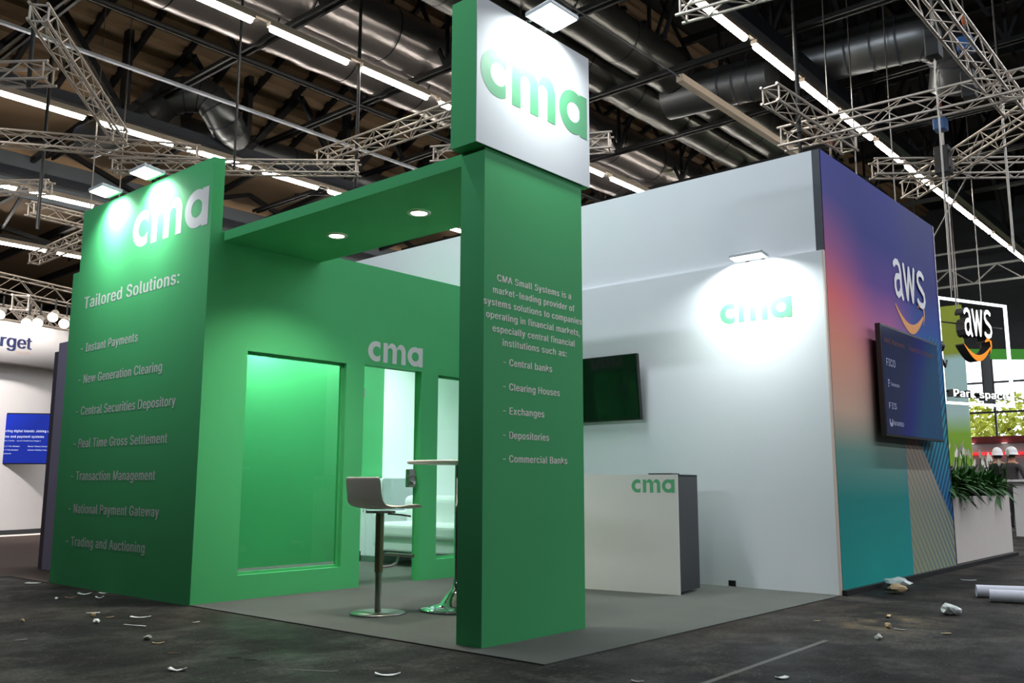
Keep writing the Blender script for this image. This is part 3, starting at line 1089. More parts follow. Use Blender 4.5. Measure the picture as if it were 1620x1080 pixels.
put([('AWS Partners:', 5.09, 2.30, 0.075, 0.62), ('Trusted by Customers:', 5.82, 2.30, 0.075, 0.86)], 'screen_heading', M_scro)
mb = MB()
for i, zz in enumerate((1.925, 1.897, 1.869)):
    mb.box((5.145, YS - 0.0035, zz), (5.185 - 0.012 * i, YS - 0.0025, zz + 0.018))
strip = arc(5.17, 1.535, 0.05, 150, 390, 16), arc(5.17, 1.545, 0.026, 150, 390, 16)
strip_poly(mb, strip[0], strip[1], lambda q: (q[0], YS - 0.003, q[1]))
child(mb, 'screen_marks', M_scrt, ps)
# ------------------------------------------------------------------ roof structure (parts of the hall itself)
def beam(mb, name='roof_beam', m_=None):
    o = mb.build(name, m_ or M_blacksteel)
    return struct(o)


# lattice girders along X: bottom chord, posts, diagonals
def girder(y, z0, ztop, x0, x1, step, phase, chord=(0.26, 0.20), m_=None):
    mb, web = MB(), MB()
    mb.obox((x0, y, z0), (x1, y, z0), chord[0], chord[1])
    x = phase
    k = 0
    while x < x1:
        web.obox((x, y, z0), (x, y, ztop), 0.22, 0.12, (1, 0, 0))
        if x + step < x1:
            web.obox((x, y, z0 + 0.05), (x + step / 2, y, ztop), 0.13, 0.1, (0, 1, 0))
            web.obox((x + step / 2, y, ztop), (x + step, y, z0 + 0.05), 0.13, 0.1, (0, 1, 0))
        x += step
        k += 1
    beam(web, 'trim_9')
    return beam(mb, 'trim_3', m_)


girder(10.95, 8.32, 10.2, -8, 36, 2.85, 1.42, (0.34, 0.20), M_greysteel)
girder(-0.30, 8.52, 12.5, -8, 36, 5.9, 3.2, (0.30, 0.26), M_greysteel)
girder(16.6, 8.45, 9.5, -8, 36, 5.9, 2.0, (0.30, 0.22), M_greysteel)
girder(22.3, 8.2, 8.7, -8, 36, 5.9, 2.0, (0.26, 0.2))
beam(MB().tube([(-8, 8.0, 8.97), (36, 8.0, 8.97)], 0.06, 10), 'trim_4')
# twin-angle cross beams along Y with V struts up to the roof
for i in range(8):
    x = 2.05 + 2.985 * i
    mb = MB()
    for dx in (-0.07, 0.07):
        mb.obox((x + dx, -7, 9.0), (x + dx, 16.5, 9.0), 0.05, 0.08)
    for j, y in enumerate((-3.2, 0.0, 2.6, 5.4, 8.0)):
        zt = 12.5 if y <= 5 else 13.05 - 0.45 * (y - 5)
        mb.obox((x, y, 9.0), (x, y + 1.5, (12.5 if y + 1.5 <= 5 else 13.05 - 0.45 * (y - 3.5))), 0.07, 0.07)
        mb.obox((x, y, 9.0), (x, y - 1.5, min(12.5, zt + 0.6)), 0.07, 0.07)
        mb.obox((x, y, 9.0), (x, y, zt), 0.06, 0.06)
    mb.obox((x, 10.95, 8.4), (x, 14.5, 9.1), 0.07, 0.07)
    beam(mb, 'trim_5')
# rafters under the sloping deck and under the dark flat deck
mb = MB()
for i in range(34):
    x = -3 + 0.95 * i
    mb.obox((x, 5.2, 12.80), (x, 13.4, 9.10), 0.10, 0.16)
beam(mb, 'trim_6')
mb = MB()
for i in range(12):
    x = -2 + 2.985 * i + 0.6
    mb.obox((x, -12, 12.45), (x, 5, 12.7), 0.14, 0.2)
for y in (-9, -6, -3, 0, 3):
    mb.obox((-8, y, 12.4), (36, y, 12.4), 0.12, 0.2)
beam(mb, 'trim_7')
mb = MB()
for i in range(15):
    x = -2 + 2.4 * i
    mb.obox((x, 18.3, 8.7), (x, 38, 8.5), 0.12, 0.22)
    mb.obox((x, 13.6, 9.7), (x, 18, 9.35), 0.10, 0.16)
    mb.obox((x, 18.3, 8.6), (x + 1.2, 24, 8.3), 0.08, 0.08)
beam(mb, 'trim_8')
# pale lattice beam across the far end of the hall
mb = MB()
for z in (8.45, 7.85, 9.05):
    mb.obox((30, -10, z), (30, 9, z), 0.06, 0.07)
for k in range(12):
    y = -9 + 1.5 * k
    mb.obox((30, y, 7.85), (30, y + 0.75, 8.45), 0.04, 0.05, (1, 0, 0))
    mb.obox((30, y + 0.75, 8.45), (30, y + 1.5, 7.85), 0.04, 0.05, (1, 0, 0))
beam(mb, 'trim_10', mat('pale_painted_steel', (150, 152, 150), rough=0.5))
# translucent roof-light panels in the flat bay
M_sky = emis('rooflight_daylight', (150, 172, 205), 0.42)
for x0, x1 in ((1.0, 3.6), (3.68, 5.3), (5.4, 6.6), (7.6, 9.4)):
    struct(MB().box((x0, 14.35, 9.64), (x1, 14.85, 9.66)).build('window_2', M_sky))

# cable tray along X and the cream lamp tray on the right
tag(MB().box((-6, 8.95, 8.44), (24, 9.03, 8.49)).build('cable_tray', mat('galvanised_tray', (176, 184, 192), rough=0.4, metal=0.6, var=0.25, scale=9)),
    'long galvanised cable tray crossing the roof above the list panel', 'cable tray')
tag(MB().box((10.4, 1.52, 8.42), (17.5, 1.66, 8.56)).build('lamp_tray', M_house), 'unlit cream lamp tray hanging above the tall white wall', 'lamp tray')
tag(MB().tube([(-3, 1.6, 8.52), (10.4, 1.6, 8.52)], 0.014, 6).build('conduit', M_greysteel), 'thin grey conduit running up to the unlit lamp tray', 'conduit')

# ------------------------------------------------------------------ strip lights
def make_strip(length):
    t = bpy.data.objects.new('strip_light', None)
    COL.objects.link(t)
    MB().box((-0.03, -0.055, 0.035), (length + 0.03, 0.055, 0.10)).build('housing', M_house, t)
    mb = MB().tube([(0, 0, 0.0), (0.02, 0, 0.0), (length - 0.02, 0, 0.0), (length, 0, 0.0)], [0.03, 0.048, 0.048, 0.03], 10)
    mb.build('light_tube', M_tube, t)
    return t


rowdefs = [
    (5.04, 'strip lights of the row beside the foil ducts', 'glowing white strip light in the row along the foil ducts', [2.02 + 1.87 * k - 0.13 for k in range(0, 15)]),
    (-0.47, 'strip lights of the row above the gradient wall', 'glowing white strip light in the row over the gradient wall', [7.39 + 1.87 * k for k in range(0, 13)]),
    (10.83, 'strip lights of the row over the list panel', 'glowing white strip light in the row under the dark girder at left', [1.9 + 1.87 * k for k in range(0, 12)]),
    (16.45, 'strip lights of the row before the grey cladding', 'glowing white strip light in the row beneath the grey cladding', [0.9 + 1.87 * k for k in range(0, 12)]),
    (22.1, 'strip lights of the farthest row', 'glowing white strip light in the farthest row at left', [3.9 + 1.87 * k for k in range(0, 10)]),
]
proto = make_strip(1.54)
first = True
for y, grp, lab, xs in rowdefs:
    tag(MB().box((xs[0] - 3, y - 0.03, 8.10), (xs[-1] + 3, y + 0.03, 8.16)).build('lamp_rail', M_house), 'cream rail carrying the ' + grp, 'lamp rail')
    for x in xs:
        if first:
            s = proto
            s.location = (x, y, 8.0)
            first = False
        else:
            s = dup(proto, (x, y, 8.0))
        tag(s, lab, 'strip light', grp)

# ------------------------------------------------------------------ ducts
def duct(y, z, r, x0, x1, label, m_, ring=1.9):
    t = thing('air_duct', label, 'air duct', (x0, y, z))
    pts = []
    n = int((x1 - x0) / 0.35)
    rng = random.Random(int(y * 10))
    rr = [r * (1 + rng.uniform(-0.018, 0.018)) for _ in range(n + 1)]
    pts = [(x0 + (x1 - x0) * i / n, y + rng.uniform(-.008, .008), z + rng.uniform(-.008, .008)) for i in range(n + 1)]
    child(MB().tube(pts, rr, 22), 'duct_skin', m_, t)
    x = x0 + 0.6
    while x < x1:
        child(MB().tube([(x - 0.015, y, z), (x + 0.015, y, z)], r * 1.03, 22, cap=False), 'clamp_band', M_blacksteel, t)
        x += ring
    return t


duct(7.35, 9.55, 0.56, -5, 22, 'foil duct nearest the dark chord, lowest of the left ducts', M_foil)
duct(6.15, 9.62, 0.56, -5, 22, 'foil duct directly above the lit strip row at left', M_foil)
duct(3.72, 9.45, 0.47, -2, 24, 'foil duct behind the sign box, left one of the right pair', M_foilr)
duct(2.68, 9.50, 0.47, -2, 24, 'foil duct behind the sign box, right one of the right pair', M_foilr)


def bent_duct(pts, r, label):
    t = thing('spiral_duct', label, 'air duct', pts[0])
    # smooth the corners
    P_ = [Vector(p) for p in pts]
    out = [P_[0]]
    for i in range(1, len(P_) - 1):
        a, b2, c = P_[i - 1], P_[i], P_[i + 1]
        d = min((a - b2).length, (c - b2).length) * 0.45
        p, q = b2 + (a - b2).normalized() * d, b2 + (c - b2).normalized() * d
        for k in range(7):
            s = k / 6
            out.append(p * (1 - s) ** 2 + b2 * 2 * s * (1 - s) + q * s * s)
    out.append(P_[-1])
    child(MB().tube(out, r, 20), 'duct_skin', M_spiral, t)
    for p, q in zip(out[1::3], out[2::3]):
        d = (q - p).normalized() * 0.018
        child(MB().tube([p - d, p + d], r * 1.04, 20, cap=False), 'seam_ring', M_greysteel, t)
    return t


bent_duct([(4.6, 13.4, 8.5), (5.15, 11.9, 8.75), (5.35, 11.0, 9.2), (5.95, 10.6, 9.25), (6.25, 10.45, 8.75), (6.75, 10.9, 8.6)], 0.38, 'curved spiral duct bending over the dark girder at left')
bent_duct([(12.35, 3.0, 9.1), (12.45, 1.4, 9.05), (12.5, 0.7, 9.0)], 0.42, 'dark spiral duct stub crossing behind the unlit lamp tray')
bent_duct([(12.5, 0.2, 9.05), (12.75, -1.2, 9.1), (12.9, -2.2, 9.1), (13.4, -2.5, 8.8), (13.8, -2.3, 8.3)], 0.45, 'dark spiral duct with an elbow right of the strip row')
bent_duct([(6.0, 12.2, 8.9), (9.0, 12.0, 8.9), (13.0, 11.8, 8.9)], 0.40, 'straight grey spiral duct beyond the dark girder')
bent_duct([(2.0, 19.5, 7.6), (4.6, 19.6, 7.6)], 0.42, 'short pale spiral duct below the grey cladding at left edge')

# ------------------------------------------------------------------ aluminium box trusses
def roof_z(y):
    return 12.6 + 0.015 * (y + 25) if y < 5 else (13.0 - 0.45 * (y - 5) if y < 13.5 else (9.62 if y < 18 else 8.7))


def truss(label, p0, p1, size=0.34, group=None, m_=None):
    pitch, chord_r = size * 1.25, 0.012 + size * 0.035
    p0, p1 = Vector(p0), Vector(p1)
    t = thing('box_truss', label, 'truss', p0, group)
    d = (p1 - p0)
    L = d.length
    d.normalize()
    s = d.cross(Vector((0, 0, 1))).normalized()
    u = s.cross(d).normalized()
    h = size / 2
    cs = [(-h, -h), (h, -h), (h, h), (-h, h)]
    mm = m_ or M_alu
    for a, b2 in cs:
        o = s * a + u * b2
        child(MB().tube([p0 + o - d * 0.06, p1 + o + d * 0.06], chord_r, 8), 'chord', mm, t)
    mb = MB()
    n = max(1, round(L / pitch))
    for f in range(4):
        a, b2 = cs[f], cs[(f + 1) % 4]
        A, B = s * a[0] + u * a[1], s * b2[0] + u * b2[1]
        for i in range(n):
            q0, q1 = p0 + d * (L * i / n), p0 + d * (L * (i + 1) / n)
            if (i + f) % 2:
                mb.tube([q0 + A, q1 + B], 0.009, 5, cap=False)
            else:
                mb.tube([q0 + B, q1 + A], 0.009, 5, cap=False)
        for q in (p0, p1):
            mb.tube([q + A, q + B], 0.015, 5, cap=False)
    child(mb, 'lacing', mm, t)
    return t


truss('steep aluminium truss running away above the list panel', (0.12, 4.35, 6.5), (2.62, 7.45, 6.5), 0.21)
truss('long aluminium truss across the left edge over the cladding', (0.2, 9.8, 6.5), (3.85, 7.2, 6.5), 0.22)
truss('aluminium truss right behind the top of the list panel', (2.62, 7.55, 6.02), (5.25, 4.65, 6.02), 0.20)
truss('aluminium truss slanting up behind the canopy to the sign box', (5.57, 6.0, 6.6), (5.66, 1.2, 6.6), 0.24)
truss('short aluminium truss stub at the top left edge', (-0.6, 7.85, 6.5), (0.88, 5.95, 6.5), 0.25)
truss('aluminium truss end at the left edge below the cladding', (1.0, 13.5, 6.5), (2.95, 10.98, 6.5), 0.22)
truss('short aluminium truss left of the floodlights', (2.66, 10.95, 6.0), (4.6, 11.1, 6.0), 0.22)
truss('aluminium truss pointing up left of the list panel top', (4.31, 14.95, 6.0), (4.15, 10.2, 6.0), 0.22)
truss('large aluminium truss above the round white stand', (0.6, 17.0, 6.02), (9.0, 19.6, 6.02), 0.42)
truss('lower aluminium truss carrying the spotlights over the round stand', (1.6, 13.9, 4.55), (7.4, 14.6, 4.45), 0.30)
truss('second low aluminium truss crossing over the round stand', (3.0, 12.0, 4.40), (4.9, 15.5, 4.45), 0.28)
truss('aluminium truss end at the top beside the right strip row', (5.08, -1.55, 6.5), (5.5, -4.2, 6.5), 0.22)
truss('aluminium truss under the strip row over the tall white wall', (8.0, -1.28, 6.5), (10.65, -1.40, 6.5), 0.25)
truss('long aluminium truss crossing the others at upper right', (9.62, -0.75, 6.45), (9.9, -6.0, 6.45), 0.30)
truss('aluminium truss coming down from the top right corner', (5.2, -3.84, 6.5), (10.7, -3.84, 6.5), 0.27)
truss('slanting aluminium truss over the gradient wall', (13.75, -1.40, 6.5), (10.7, -4.5, 6.5), 0.30)
truss('level aluminium truss reaching the right edge', (12.07, -1.33, 6.48), (15.2, -5.2, 6.48), 0.28)
truss('short aluminium truss stub right of the sign box', (6.6, 4.2, 6.5), (8.0, 1.55, 6.5), 0.26)

# ------------------------------------------------------------------ hoists, chains and hanging lines
M_orange_hook = mat('orange_hook', (196, 96, 44), rough=0.5)
M_blue = mat('blue_hoist_cover', (40, 84, 140), rough=0.5)
M_chain = mat('chain_steel', (150, 146, 140), rough=0.4, metal=0.8)


def hoist(label, x, y, z, drop, body=(0.22, 0.18, 0.42), top=10.5, blue=False):
    t = thing('chain_hoist', label, 'hoist', (x, y, z))
    child(MB().box((x - body[0] / 2, y - body[1] / 2, z), (x + body[0] / 2, y + body[1] / 2, z + body[2])), 'motor_body', M_blacksteel, t, 0.02)
    if blue:
        child(MB().box((x - 0.12, y - 0.1, z + body[2] + 0.30), (x + 0.12, y + 0.1, z + body[2] + 0.52)), 'chain_bag', M_blue, t, 0.02)
    for s in (-0.05, 0.05):
        child(MB().tube([(x + s, y, z + body[2]), (x + s * 0.3, y, z + body[2] + 0.75)], 0.012, 6), 'sling', M_chain, t)
    hk = MB().tube([(x + 0.06 * math.cos(a), y, z + body[2] + 0.80 + 0.07 * math.sin(a)) for a in [math.radians(q) for q in range(0, 361, 30)]], 0.022, 8)
    child(hk, 'hook', M_orange_hook, t)
    child(MB().tube([(x, y, z + body[2] + 0.87), (x, y, top)], 0.013, 6), 'chain', M_chain, t)
    if drop:
        child(MB().tube([(x, y, z), (x, y, z - drop)], 0.014, 6), 'load_chain', M_chain, t)
    return t


hoist('dark chain hoist hanging by the top right truss', 8.6, -3.35, 6.62, 3.2, top=9.4)
hoist('chain hoist with blue bag and orange hook by the crossing truss', 9.9, -3.45, 6.45, 0, blue=True)
hoist('chain hoist with blue bag at the corner of the slanting truss', 12.5, -2.35, 6.25, 0, blue=True, body=(0.26, 0.24, 0.5))
hoist('orange hook and sling hanging under the trusses over the tall wall', 10.5, -1.15, 5.55, 0, body=(0.12, 0.12, 0.2))


def line(label, p0, p1, r=0.012, m_=None, cat='cable'):
    if p0[0] == p1[0]:
        p0 = (p0[0], p0[1], roof_z(p0[1]))
    return tag(MB().tube([p0, p1], r, 6).build('hanging_cable', m_ or M_blacksteel), label, cat)


line('black strap line on the short truss stub at top left', (0.72, 6.16, 9.5), (0.72, 6.16, 6.3), 0.03)
line('long black drop line left of the floodlights', (2.175, 9.3, 9.6), (2.175, 9.3, 5.2), 0.03)
line('thin pale drop line left of the list panel', (3.6, 10.6, 8.9), (3.6, 10.6, 5.6), 0.012, M_chain)
line('second thin pale drop line left of the list panel', (4.0, 10.3, 8.9), (4.0, 10.3, 5.6), 0.012, M_chain)
line('black strap line on the truss right behind the list panel top', (3.856, 6.033, 9.4), (3.856, 6.033, 5.95), 0.02)
line('black strap line on the truss stub right of the sign box', (7.3, 2.87, 9.4), (7.3, 2.87, 6.4), 0.02)
line('black strap line on the truss behind the canopy', (5.6, 5.1, 9.4), (5.6, 5.1, 5.9), 0.03)
line('grey load chain right of the blue gradient corner', (12.1, -3.4, 12), (12.1, -3.4, 4.6), 0.02, M_chain)
line('grey load chain nearest the right edge', (13.4, -4.1, 12), (13.4, -4.1, 4.2), 0.02, M_chain)
line('thin line hanging behind the printed wall, left one', (11.5, -1.2, 9.4), (11.5, -1.2, 4.0), 0.012, M_chain)
line('thin line hanging behind the printed wall, middle one', (12.2, -1.6, 9.4), (12.2, -1.6, 4.0), 0.012, M_chain)
line('thin line hanging behind the printed wall, right one', (13.2, -2.2, 9.4), (13.2, -2.2, 4.0), 0.012, M_chain)
line('slanted sling holding the square light sign', (15.0, -2.4, 7.4), (14.5, -1.3, 5.3), 0.014, M_chain)
line('black strap on the truss under the strip row', (8.9, -1.3, 9.0), (8.9, -1.3, 6.2), 0.035)
line('black strap on the crossing truss end', (9.62, -1.0, 9.0), (9.62, -1.0, 6.1), 0.03)

# ------------------------------------------------------------------ left background: round white stand and screen
M_round = mat('white_round_fascia', (228, 222, 220), rough=0.55, var=0.02)
rs = thing('round_stand', 'round white stand canopy with navy lettering at left edge', 'stand', (2.1, 14.2, 0))
RC = (2.05, 13.9)
R1 = 3.25
mb = MB().lathe([(R1 - 0.05, 3.06), (R1, 3.06), (R1, 3.78), (R1 - 0.05, 3.78)], (RC[0], RC[1], 0), 96)
child(mb, 'fascia', M_round, rs)
child(MB().lathe([(1.6, 3.075), (R1 - 0.04, 3.075)], (RC[0], RC[1], 0), 96), 'soffit', M_round, rs)
mb = MB().lathe([(2.86, 0.10), (2.86, 3.075)], (RC[0], RC[1], 0), 96)
child(mb, 'curved_wall', M_round, rs)
child(MB().lathe([(2.9, 0.0), (2.9, 0.10)], (RC[0], RC[1], 0), 96), 'plinth', M_dark, rs)
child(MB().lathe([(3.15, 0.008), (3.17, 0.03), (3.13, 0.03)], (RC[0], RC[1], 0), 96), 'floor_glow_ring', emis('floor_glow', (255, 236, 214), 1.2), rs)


def on_drum(mb, rad, ang0, z0):
    """wrap flat letters (x along the surface, y up) on the drum; ang0 = angle of x=0, reading direction as seen from outside"""
    out = []
    for x, y, z in mb.v:
        a = ang0 + x / rad
        out.append((RC[0] + (rad + 0.004) * math.cos(a), RC[1] + (rad + 0.004) * math.sin(a), z0 + y))
    mb.v = out
    return mb


M_navy = mat('navy_lettering', (44, 50, 96), rough=0.5)
angv = math.atan2(CAM_LOC[1] - RC[1], CAM_LOC[0] - RC[0])
mb = text_mb('rget', (0, 0, 0), (1, 0, 0), (0, 1, 0), (0, 0, 0), 0.44, 1.0, bold=0.0, depth=0)
m2_ = MB()
for q in (-0.012, -0.006, 0, 0.006, 0.012):
    m2_.add([(v_[0] + q, v_[1], v_[2] + q * 0.02) for v_ in mb.v], mb.f)
mb = m2_
child(on_drum(mb, R1, math.radians(-87), 3.33), 'sign_lettering', M_navy, rs)
mb = text_mb('services', (0, 0, 0), (1, 0, 0), (0, 1, 0), (0, 0, 0), 0.10, 1.0, depth=0)
child(on_drum(mb, R1, math.radians(-82), 3.24), 'sign_subtitle', mat('peach_lettering', (226, 190, 170), rough=0.5), rs)

sc_ = thing('event_screen', 'blue event screen on the round white stand at left edge', 'screen', (2.9, 11.3, 1.75))
sd = Vector((math.sin(YAW + 0.12), -math.cos(YAW + 0.12), 0))
sn = Vector((-math.cos(YAW + 0.12), -math.sin(YAW + 0.12), 0))
so_ = Vector((2.55, 11.15, 1.27)) - sd * 0.7
def sp(a, b2, z):
    q = so_ + sd * a + sn * b2
    return (q.x, q.y, so_.z + z)
def sbox(a0, a1, b0, b1, z0, z1):
    vs = [sp(a0, b0, z0), sp(a1, b0, z0), sp(a1, b1, z0), sp(a0, b1, z0), sp(a0, b0, z1), sp(a1, b0, z1), sp(a1, b1, z1), sp(a0, b1, z1)]
    return MB().add(vs, [(3, 2, 1, 0), (4, 5, 6, 7), (0, 1, 5, 4), (1, 2, 6, 5), (2, 3, 7, 6), (3, 0, 4, 7)])
child(sbox(-0.8, 1.66, -0.06, 0.0, 0.0, 0.92), 'casing', M_black, sc_)
child(sbox(-0.78, 1.64, 0.0, 0.004, 0.02, 0.90), 'screen', M_scr_left, sc_)
M_scrw = emis('screen_text_white', (225, 232, 250), 1.0)
for s, a, z, h, w in (('Connecting digital islands: Joining up', 0.63, 0.575, 0.06, 0.93), ('currencies and payment systems', 0.58, 0.475, 0.06, 0.87), ('Tue 10 October | 14:00 - 14:30 | Conference Stage 1', 0.60, 0.41, 0.026, 0.80),
                      ('Moderator | The Banker', 0.63, 0.31, 0.028, 0.42), ('Daniel Thiele | Accenture', 1.19, 0.31, 0.028, 0.40), ('Christoph | The Banker', 0.63, 0.245, 0.028, 0.40), ('Andrew Whitby | Euroclear', 1.19, 0.245, 0.028, 0.42), ('Panel | Payments', 0.63, 0.18, 0.028, 0.28)):
    child(fit_text(s, sp(a, 0.006, z), sd, UP, sn, h, w, bold=0.006), 'text_line', M_scrw, sc_)

# lavender and dark slab walls between the round stand and the list panel
M_lav = mat('lavender_panel', (176, 168, 196), rough=0.6)
M_plum = mat('dark_plum_panel', (96, 88, 102), rough=0.6)
tag(MB().box((0.50, 3.60, 0), (0.58, 3.955, 2.50)).build('slab_panel', M_lav), 'narrow lavender slab just left of the green list panel', 'panel')
tag(MB().box((0.51, 3.96, 0), (0.59, 4.08, 2.41)).build('slab_panel', M_plum), 'narrow dark plum slab left of the lavender slab', 'panel')

# spotlights on the low trusses
M_spot = emis('spot_lens_glow', (255, 250, 240), 9.0)
spots = [((2.6, 11.7, 4.15), ''), ((2.95, 11.35, 4.0), ''), ((3.08, 11.18, 4.0), ''), ((3.25, 10.95, 4.1), ''), ((3.4, 10.8, 3.98), '')]
def make_spot():
    t = bpy.data.objects.new('stage_spotlight', None)
    COL.objects.link(t)
    d = Vector((-0.5, -0.75, -0.55)).normalized()
    MB().tube([Vector((0, 0, 0)), d * 0.22], [0.07, 0.095], 16).build('can', M_alu, t)
    MB().tube([d * 0.222, d * 0.226], 0.088, 16).build('lens', M_spot, t)
    MB().tube([(0, 0, 0.28), (0, 0, 0.05)], 0.016, 6).build('yoke', M_blacksteel, t)
    return t
sproto = make_spot()
for i, (pos, _) in enumerate(spots):
    s = sproto if i == 0 else dup(sproto, pos)
    s.location = pos
    tag(s, 'small lit spotlight hanging from the low trusses over the round stand', 'spotlight', 'spotlights over the round stand')

# ------------------------------------------------------------------ right background
# hanging square light sign with letters
M_led = emis('sign_led_white', (240, 250, 255), 2.6)
sg = thing('hanging_sign', 'hanging square light-frame sign with white letters and orange arrow', 'sign', (17.6, -1.2, 2.9))
g0 = Vector((17.05, -0.85, 0))
g1 = Vector((18.45, -2.2, 0))
# frame plane: through the left edge, turned towards the aisle
ang = -math.radians(17)
gd = Vector((math.cos(ang + math.radians(0)), math.sin(ang), 0))
gd = Vector((math.cos(math.radians(-23)), math.sin(math.radians(-23)), 0))
gn = Vector((gd.y, -gd.x, 0))
go = Vector((17.62, -0.66, 2.72))
GWd, GH = 2.35, 2.42
def gp(a, z, b2=0.0):
    q = go + gd * a + gn * b2
    return (q.x, q.y, go.z + z)
def gbox(a0, a1, z0, z1, b0=-0.03, b1=0.03):
    vs = [gp(a0, z0, b0), gp(a1, z0, b0), gp(a1, z0, b1), gp(a0, z0, b1), gp(a0, z1, b0), gp(a1, z1, b0), gp(a1, z1, b1), gp(a0, z1, b1)]
    return MB().add(vs, [(3, 2, 1, 0), (4, 5, 6, 7), (0, 1, 5, 4), (1, 2, 6, 5), (2, 3, 7, 6), (3, 0, 4, 7)])
SIGN = True

child(gbox(0, GWd, 0, 0.05), 'lower_bar', M_led, sg)
child(gbox(0, GWd, GH - 0.05, GH), 'upper_bar', M_led, sg)
child(gbox(0, 0.05, 0.05, GH - 0.05), 'side_bar', M_led, sg)
child(gbox(GWd - 0.05, GWd, 0.05, GH - 0.05), 'side_bar', M_led, sg)
M_lit = emis('lit_white_letter', (255, 255, 255), 1.5)
M_lito = emis('lit_orange_letter', (255, 160, 60), 0.75)
def extrude(mb, nrm, depth):
    """give flat lettering a body behind its face"""
    nrm = Vector(nrm)
    out = MB()
    for f in mb.f:
        a = [Vector(mb.v[i]) for i in f]
        b2 = [q - nrm * depth for q in a]
        n = len(a)
        out.add(a + b2, [tuple(range(2 * n - 1, n - 1, -1))] + [(i, i + n, (i + 1) % n + n, (i + 1) % n) for i in range(n)])
    return out
for (mk, mm, nm) in ((aws_letters(gp(0.66, 1.56, 0.16), gd, UP, gn, 0.62, 0.92, 0.0, 0.16), M_lit, 'logo_letters'), (smile_mb(gp(0.60, 1.42, 0.16), gd, UP, gn, 0.88, 0.36, 0.0), M_lito, 'logo_smile'),
                     (fit_text('Park space', gp(0.22, 0.16, 0.10), gd, UP, gn, 0.235, 1.80, bold=0.03, depth=0.0), M_lit, 'sign_words')):
    src = mk if nm != 'sign_words' else fit_text('Park space', gp(0.22, 0.16, 0.10), gd, UP, gn, 0.235, 1.80, bold=0.07, depth=0.0)
    body_ = extrude(src, gn, 0.22 if nm != 'sign_words' else 0.14)
    body_.v = [tuple(Vector(q) - gn * 0.012) for q in body_.v]
    bo = child(body_, 'letter_body', M_blacksteel, sg)
    child(mk, nm, mm, bo)
child(gbox(0.1, GWd - 0.1, 0.26, 0.29, -0.02, 0.0), 'cross_rail', M_blacksteel, sg)
child(gbox(0.1, GWd - 0.1, 1.85, 1.88, -0.08, -0.06), 'cross_rail', M_blacksteel, sg)
child(gbox(1.72, 2.02, 0.06, 2.30, -0.30, -0.26), 'back_post', M_blacksteel, sg)
for a_ in (0.5, 1.5):
    child(MB().tube([gp(a_, GH), gp(a_, 12.97 - go.z)], 0.012, 6), 'hanging_wire', M_chain, sg)
t = thing('globe_speaker', 'black globe on a short arm at the left of the light sign', 'speaker', gp(-0.20, 1.25, 0.10))
gl = Vector(gp(-0.20, 1.25, 0.10))
child(MB().lathe([(0.15 * math.sin(math.pi * i / 12), -0.15 * math.cos(math.pi * i / 12)) for i in range(13)], gl, 24), 'globe', M_black, t)
child(MB().tube([gl + Vector((0, 0, -0.1)), gl + Vector((0.1, -0.1, -0.45)), gl + gd * 0.25 + Vector((0, 0, -0.30))], 0.03, 8), 'arm', M_black, t)

# daylight outside: trees and ground
M_leafy = mat('outdoor_leaves', (176, 176, 60), rough=0.8, var=0.5, scale=3)
M_bark = mat('outdoor_bark', (90, 76, 60), rough=0.9)
struct(MB().add([(38.5, -60, -0.2), (120, -60, -0.2), (120, 60, -0.2), (38.5, 60, -0.2)], [(0, 1, 2, 3)]).build('ground', mat('outdoor_ground', (140, 140, 110), rough=0.9)))
trng = random.Random(3)
for i, (tx, ty, th, tw) in enumerate(((47, 4.5, 5.4, 2.1), (49, -0.5, 6.8, 2.6), (46, -5.5, 7.4, 2.4), (52, 8.5, 6.0, 2.4), (50, -9.5, 7.0, 2.8))):
    t = thing('tree', ['yellow-green tree outside, behind the left panes of the glazed strip', 'yellow-green tree outside, behind the middle panes of the glazed strip', 'tall yellow-green tree outside nearest the right edge', 'yellow-green tree outside, partly behind the green banner', 'yellow-green tree outside, mostly beyond the right edge'][i], 'tree', (tx, ty, -0.2))
    child(MB().tube([(tx, ty, -0.2), (tx, ty, th * 0.7)], [0.22, 0.1], 8), 'trunk', M_bark, t)
    mb = MB()
    for k in range(1300):
        while True:
            q = Vector((trng.uniform(-1, 1), trng.uniform(-1, 1), trng.uniform(-1, 1)))
            if 0.35 < q.length < 1:
                break
        c = Vector((tx + q.x * tw, ty + q.y * tw, th * 0.55 + q.z * th * 0.48))
        a = Vector((trng.uniform(-1, 1), trng.uniform(-1, 1), trng.uniform(-1, 1))).normalized() * 0.19
        b2 = a.cross(Vector((trng.uniform(-1, 1), trng.uniform(-1, 1), trng.uniform(-1, 1)))).normalized() * 0.11
        mb.add([c - a, c - b2, c + a, c + b2], [(0, 1, 2, 3)])
    child(mb, 'foliage', M_leafy, t)

# mezzanine edge below the glazing: red band, grey wall, red light line, downlights
M_redband = mat('dark_red_band', (120, 28, 34), rough=0.5)
M_redline = emis('red_light_line', (255, 40, 50), 1.6)
mz = thing('mezzanine_front', 'grey mezzanine front with a dark red band under the glazing', 'mezzanine', (36.6, -2, 0))
child(MB().box((36.5, -9.5, 2.62), (36.8, 6.0, 2.88)), 'band', M_redband, mz)
child(MB().box((36.6, -9.5, 0.0), (36.75, 6.0, 2.62)), 'front_wall', mat('grey_mezzanine_wall', (150, 146, 148), rough=0.7), mz)
child(MB().box((36.5, -9.5, 2.14), (36.6, 6.0, 2.24)), 'red_light_line', M_redline, mz)
dl = emis('mezzanine_lamp', (255, 250, 240), 5.0)
for yy in (1.6, 0.4, -0.8, -2.0):
    child(MB().lathe([(0.0, 2.235), (0.11, 2.235)], (36.4, yy + 2.0, 0.36), 16), 'downlight', dl, mz)

